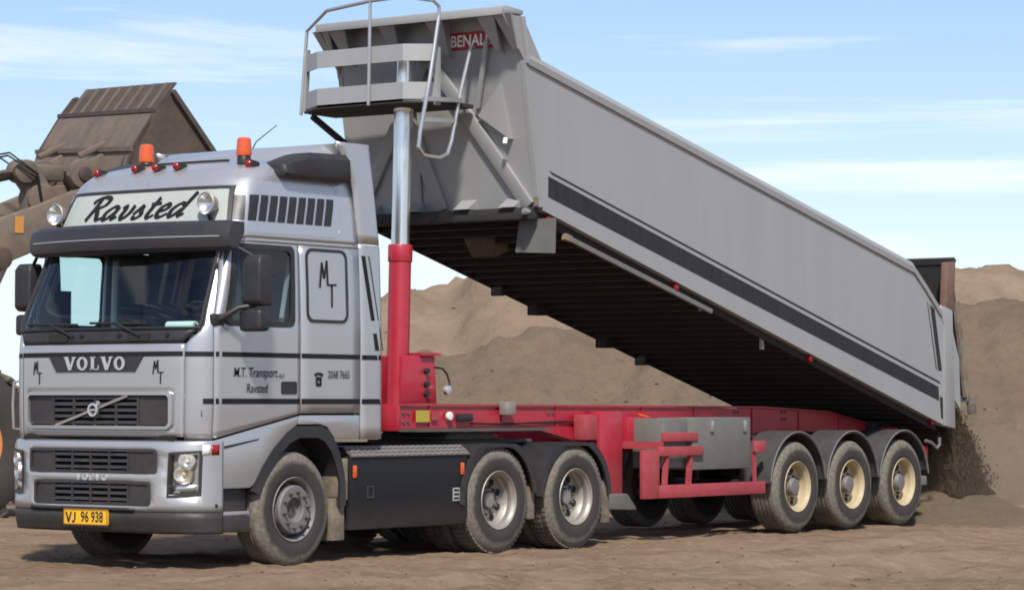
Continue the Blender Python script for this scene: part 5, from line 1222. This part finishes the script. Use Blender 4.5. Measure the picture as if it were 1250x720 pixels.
# tilt linkage
lb(MB().prism([(2.05, 3.75), (2.42, 4.02), (2.44, 4.30), (2.30, 4.48), (2.10, 4.74), (1.90, 4.72), (1.86, 4.50), (2.02, 4.30), (1.98, 4.05)], XZl, -.14, .14), 'tilt_lever', 'loader', bevel=.05)
lb(MB().cyl((2.22, -.22, 4.22), (2.22, .22, 4.22), .21, n=24), 'lever_boss', 'loader', bevel=.03)
lb(MB().bar((1.98, 0, 4.58), (K.x-.60, 0, K.z-.85), .24, .22), 'tilt_link', 'loader', bevel=.05)
lb(MB().cyl((1.98, -.2, 4.58), (1.98, .2, 4.58), .16, n=20), 'link_boss', 'loader', bevel=.02)
lb(MB().cyl((.10, 0, 4.1), (1.2, 0, 4.38), .13, n=18), 'tilt_cylinder', 'loader'); lb(MB().cyl((1.2, 0, 4.38), (1.98, 0, 4.58), .075, n=14), 'tilt_rod', 'loaderd')
for k, (dy, dz) in enumerate(((-.16, .10), (-.20, .16), (.17, .12))):
    lb(MB().tube([(.2, dy, 4.25+dz), (1.0, dy*1.2, 4.5+dz), (1.7, dy*1.4, 4.72+dz*.6), (2.1, dy*1.5, 4.55), (2.2, dy*1.3, 4.1)], .013, 8), 'hydraulic_hose', 'black')
# frame, cab and engine hood
def sh(P, dx=1.15): return [(a+dx, c) for a, c in P]
lb(MB().prism(sh([(-.9, .8), (.6, .75), (.85, 1.2), (.35, 1.9), (-.25, 2.9), (-.85, 2.9), (-1.1, 1.6)]), XZl, -.55, .55), 'front_frame', 'loader', bevel=.05)
lb(MB().prism(sh([(-4.9, .9), (-1.3, .8), (-1.3, 1.7), (-2.4, 1.8), (-2.6, 2.45), (-4.7, 2.35), (-5.0, 1.9)]), XZl, -.8, .8), 'engine_hood', 'loader', bevel=.08)
cbn = lb(MB().prism(sh([(-2.75, 1.8), (-1.15, 1.75), (-1.0, 2.6), (-1.35, 3.55), (-2.65, 3.55)]), XZl, -.75, .75), 'operator_cab', 'loaderd', bevel=.05)
lb(MB().box(-1.70, 0, -.85, .85, 3.555, 3.68), 'cab_roof', 'loader', cbn, bevel=.05)
for s in (-1, 1): lb(MB().prism(sh([(-2.6, 2.5), (-1.2, 2.5), (-1.5, 3.4), (-2.55, 3.4)]), XZl, s*.755, s*.765), 'cab_window', 'visor', cbn)
lw = None
def lwheel(loc):
    W = empty('wheel', loc, loader); Rr, hw_ = 1.04, .36
    prof = [(.50, -.30), (.62, -hw_), (.85, -hw_), (.97, -.31), (Rr-.04, -.22), (Rr-.04, .22), (.97, .31), (.85, hw_), (.62, hw_), (.50, .30)]
    b = MB().lathe(prof, n=48)
    for k in range(26):
        for s in (-1, 1):
            a = 2*math.pi*(k+(.5 if s > 0 else 0))/26; rd = Vector((math.cos(a), 0, math.sin(a))); t = Vector((-math.sin(a), 0, math.cos(a)))
            b.obox(rd*(Rr-.02)+Vector((0, s*.17, 0)), rd*.04, t*.06+Vector((0, s*.02, 0)), Vector((0, .16, 0))+t*.05)
    b.build('tyre', 'rubberbig', W, ang=35)
    MB().lathe([(.52, -.31), (.48, -.30), (.45, -.22), (.40, -.12), (.26, -.10), (.24, -.16), (.12, -.20), (.001, -.20)], n=36).build('rim', 'loadero', W)
    for k in range(12):
        a = 2*math.pi*k/12; MB().cyl((.33*math.cos(a), -.13, .33*math.sin(a)), (.33*math.cos(a), -.09, .33*math.sin(a)), .03, n=8).build('wheel_nut', 'loaderd', W)
    return W
wq = [(.78, -1.14), (.78, 1.14), (-2.25, -1.14), (-2.25, 1.14)]
for x, y in wq:
    if lw is None: lw = lwheel((x, y, 1.04))
    else: copy_tree(lw, loader, (x, y, 1.04), 0 if y < 0 else math.pi)
    MB().cyl((x, y*.2, 1.0), (x, y*.9, 1.0), .16).build('axle', 'loader', loader)
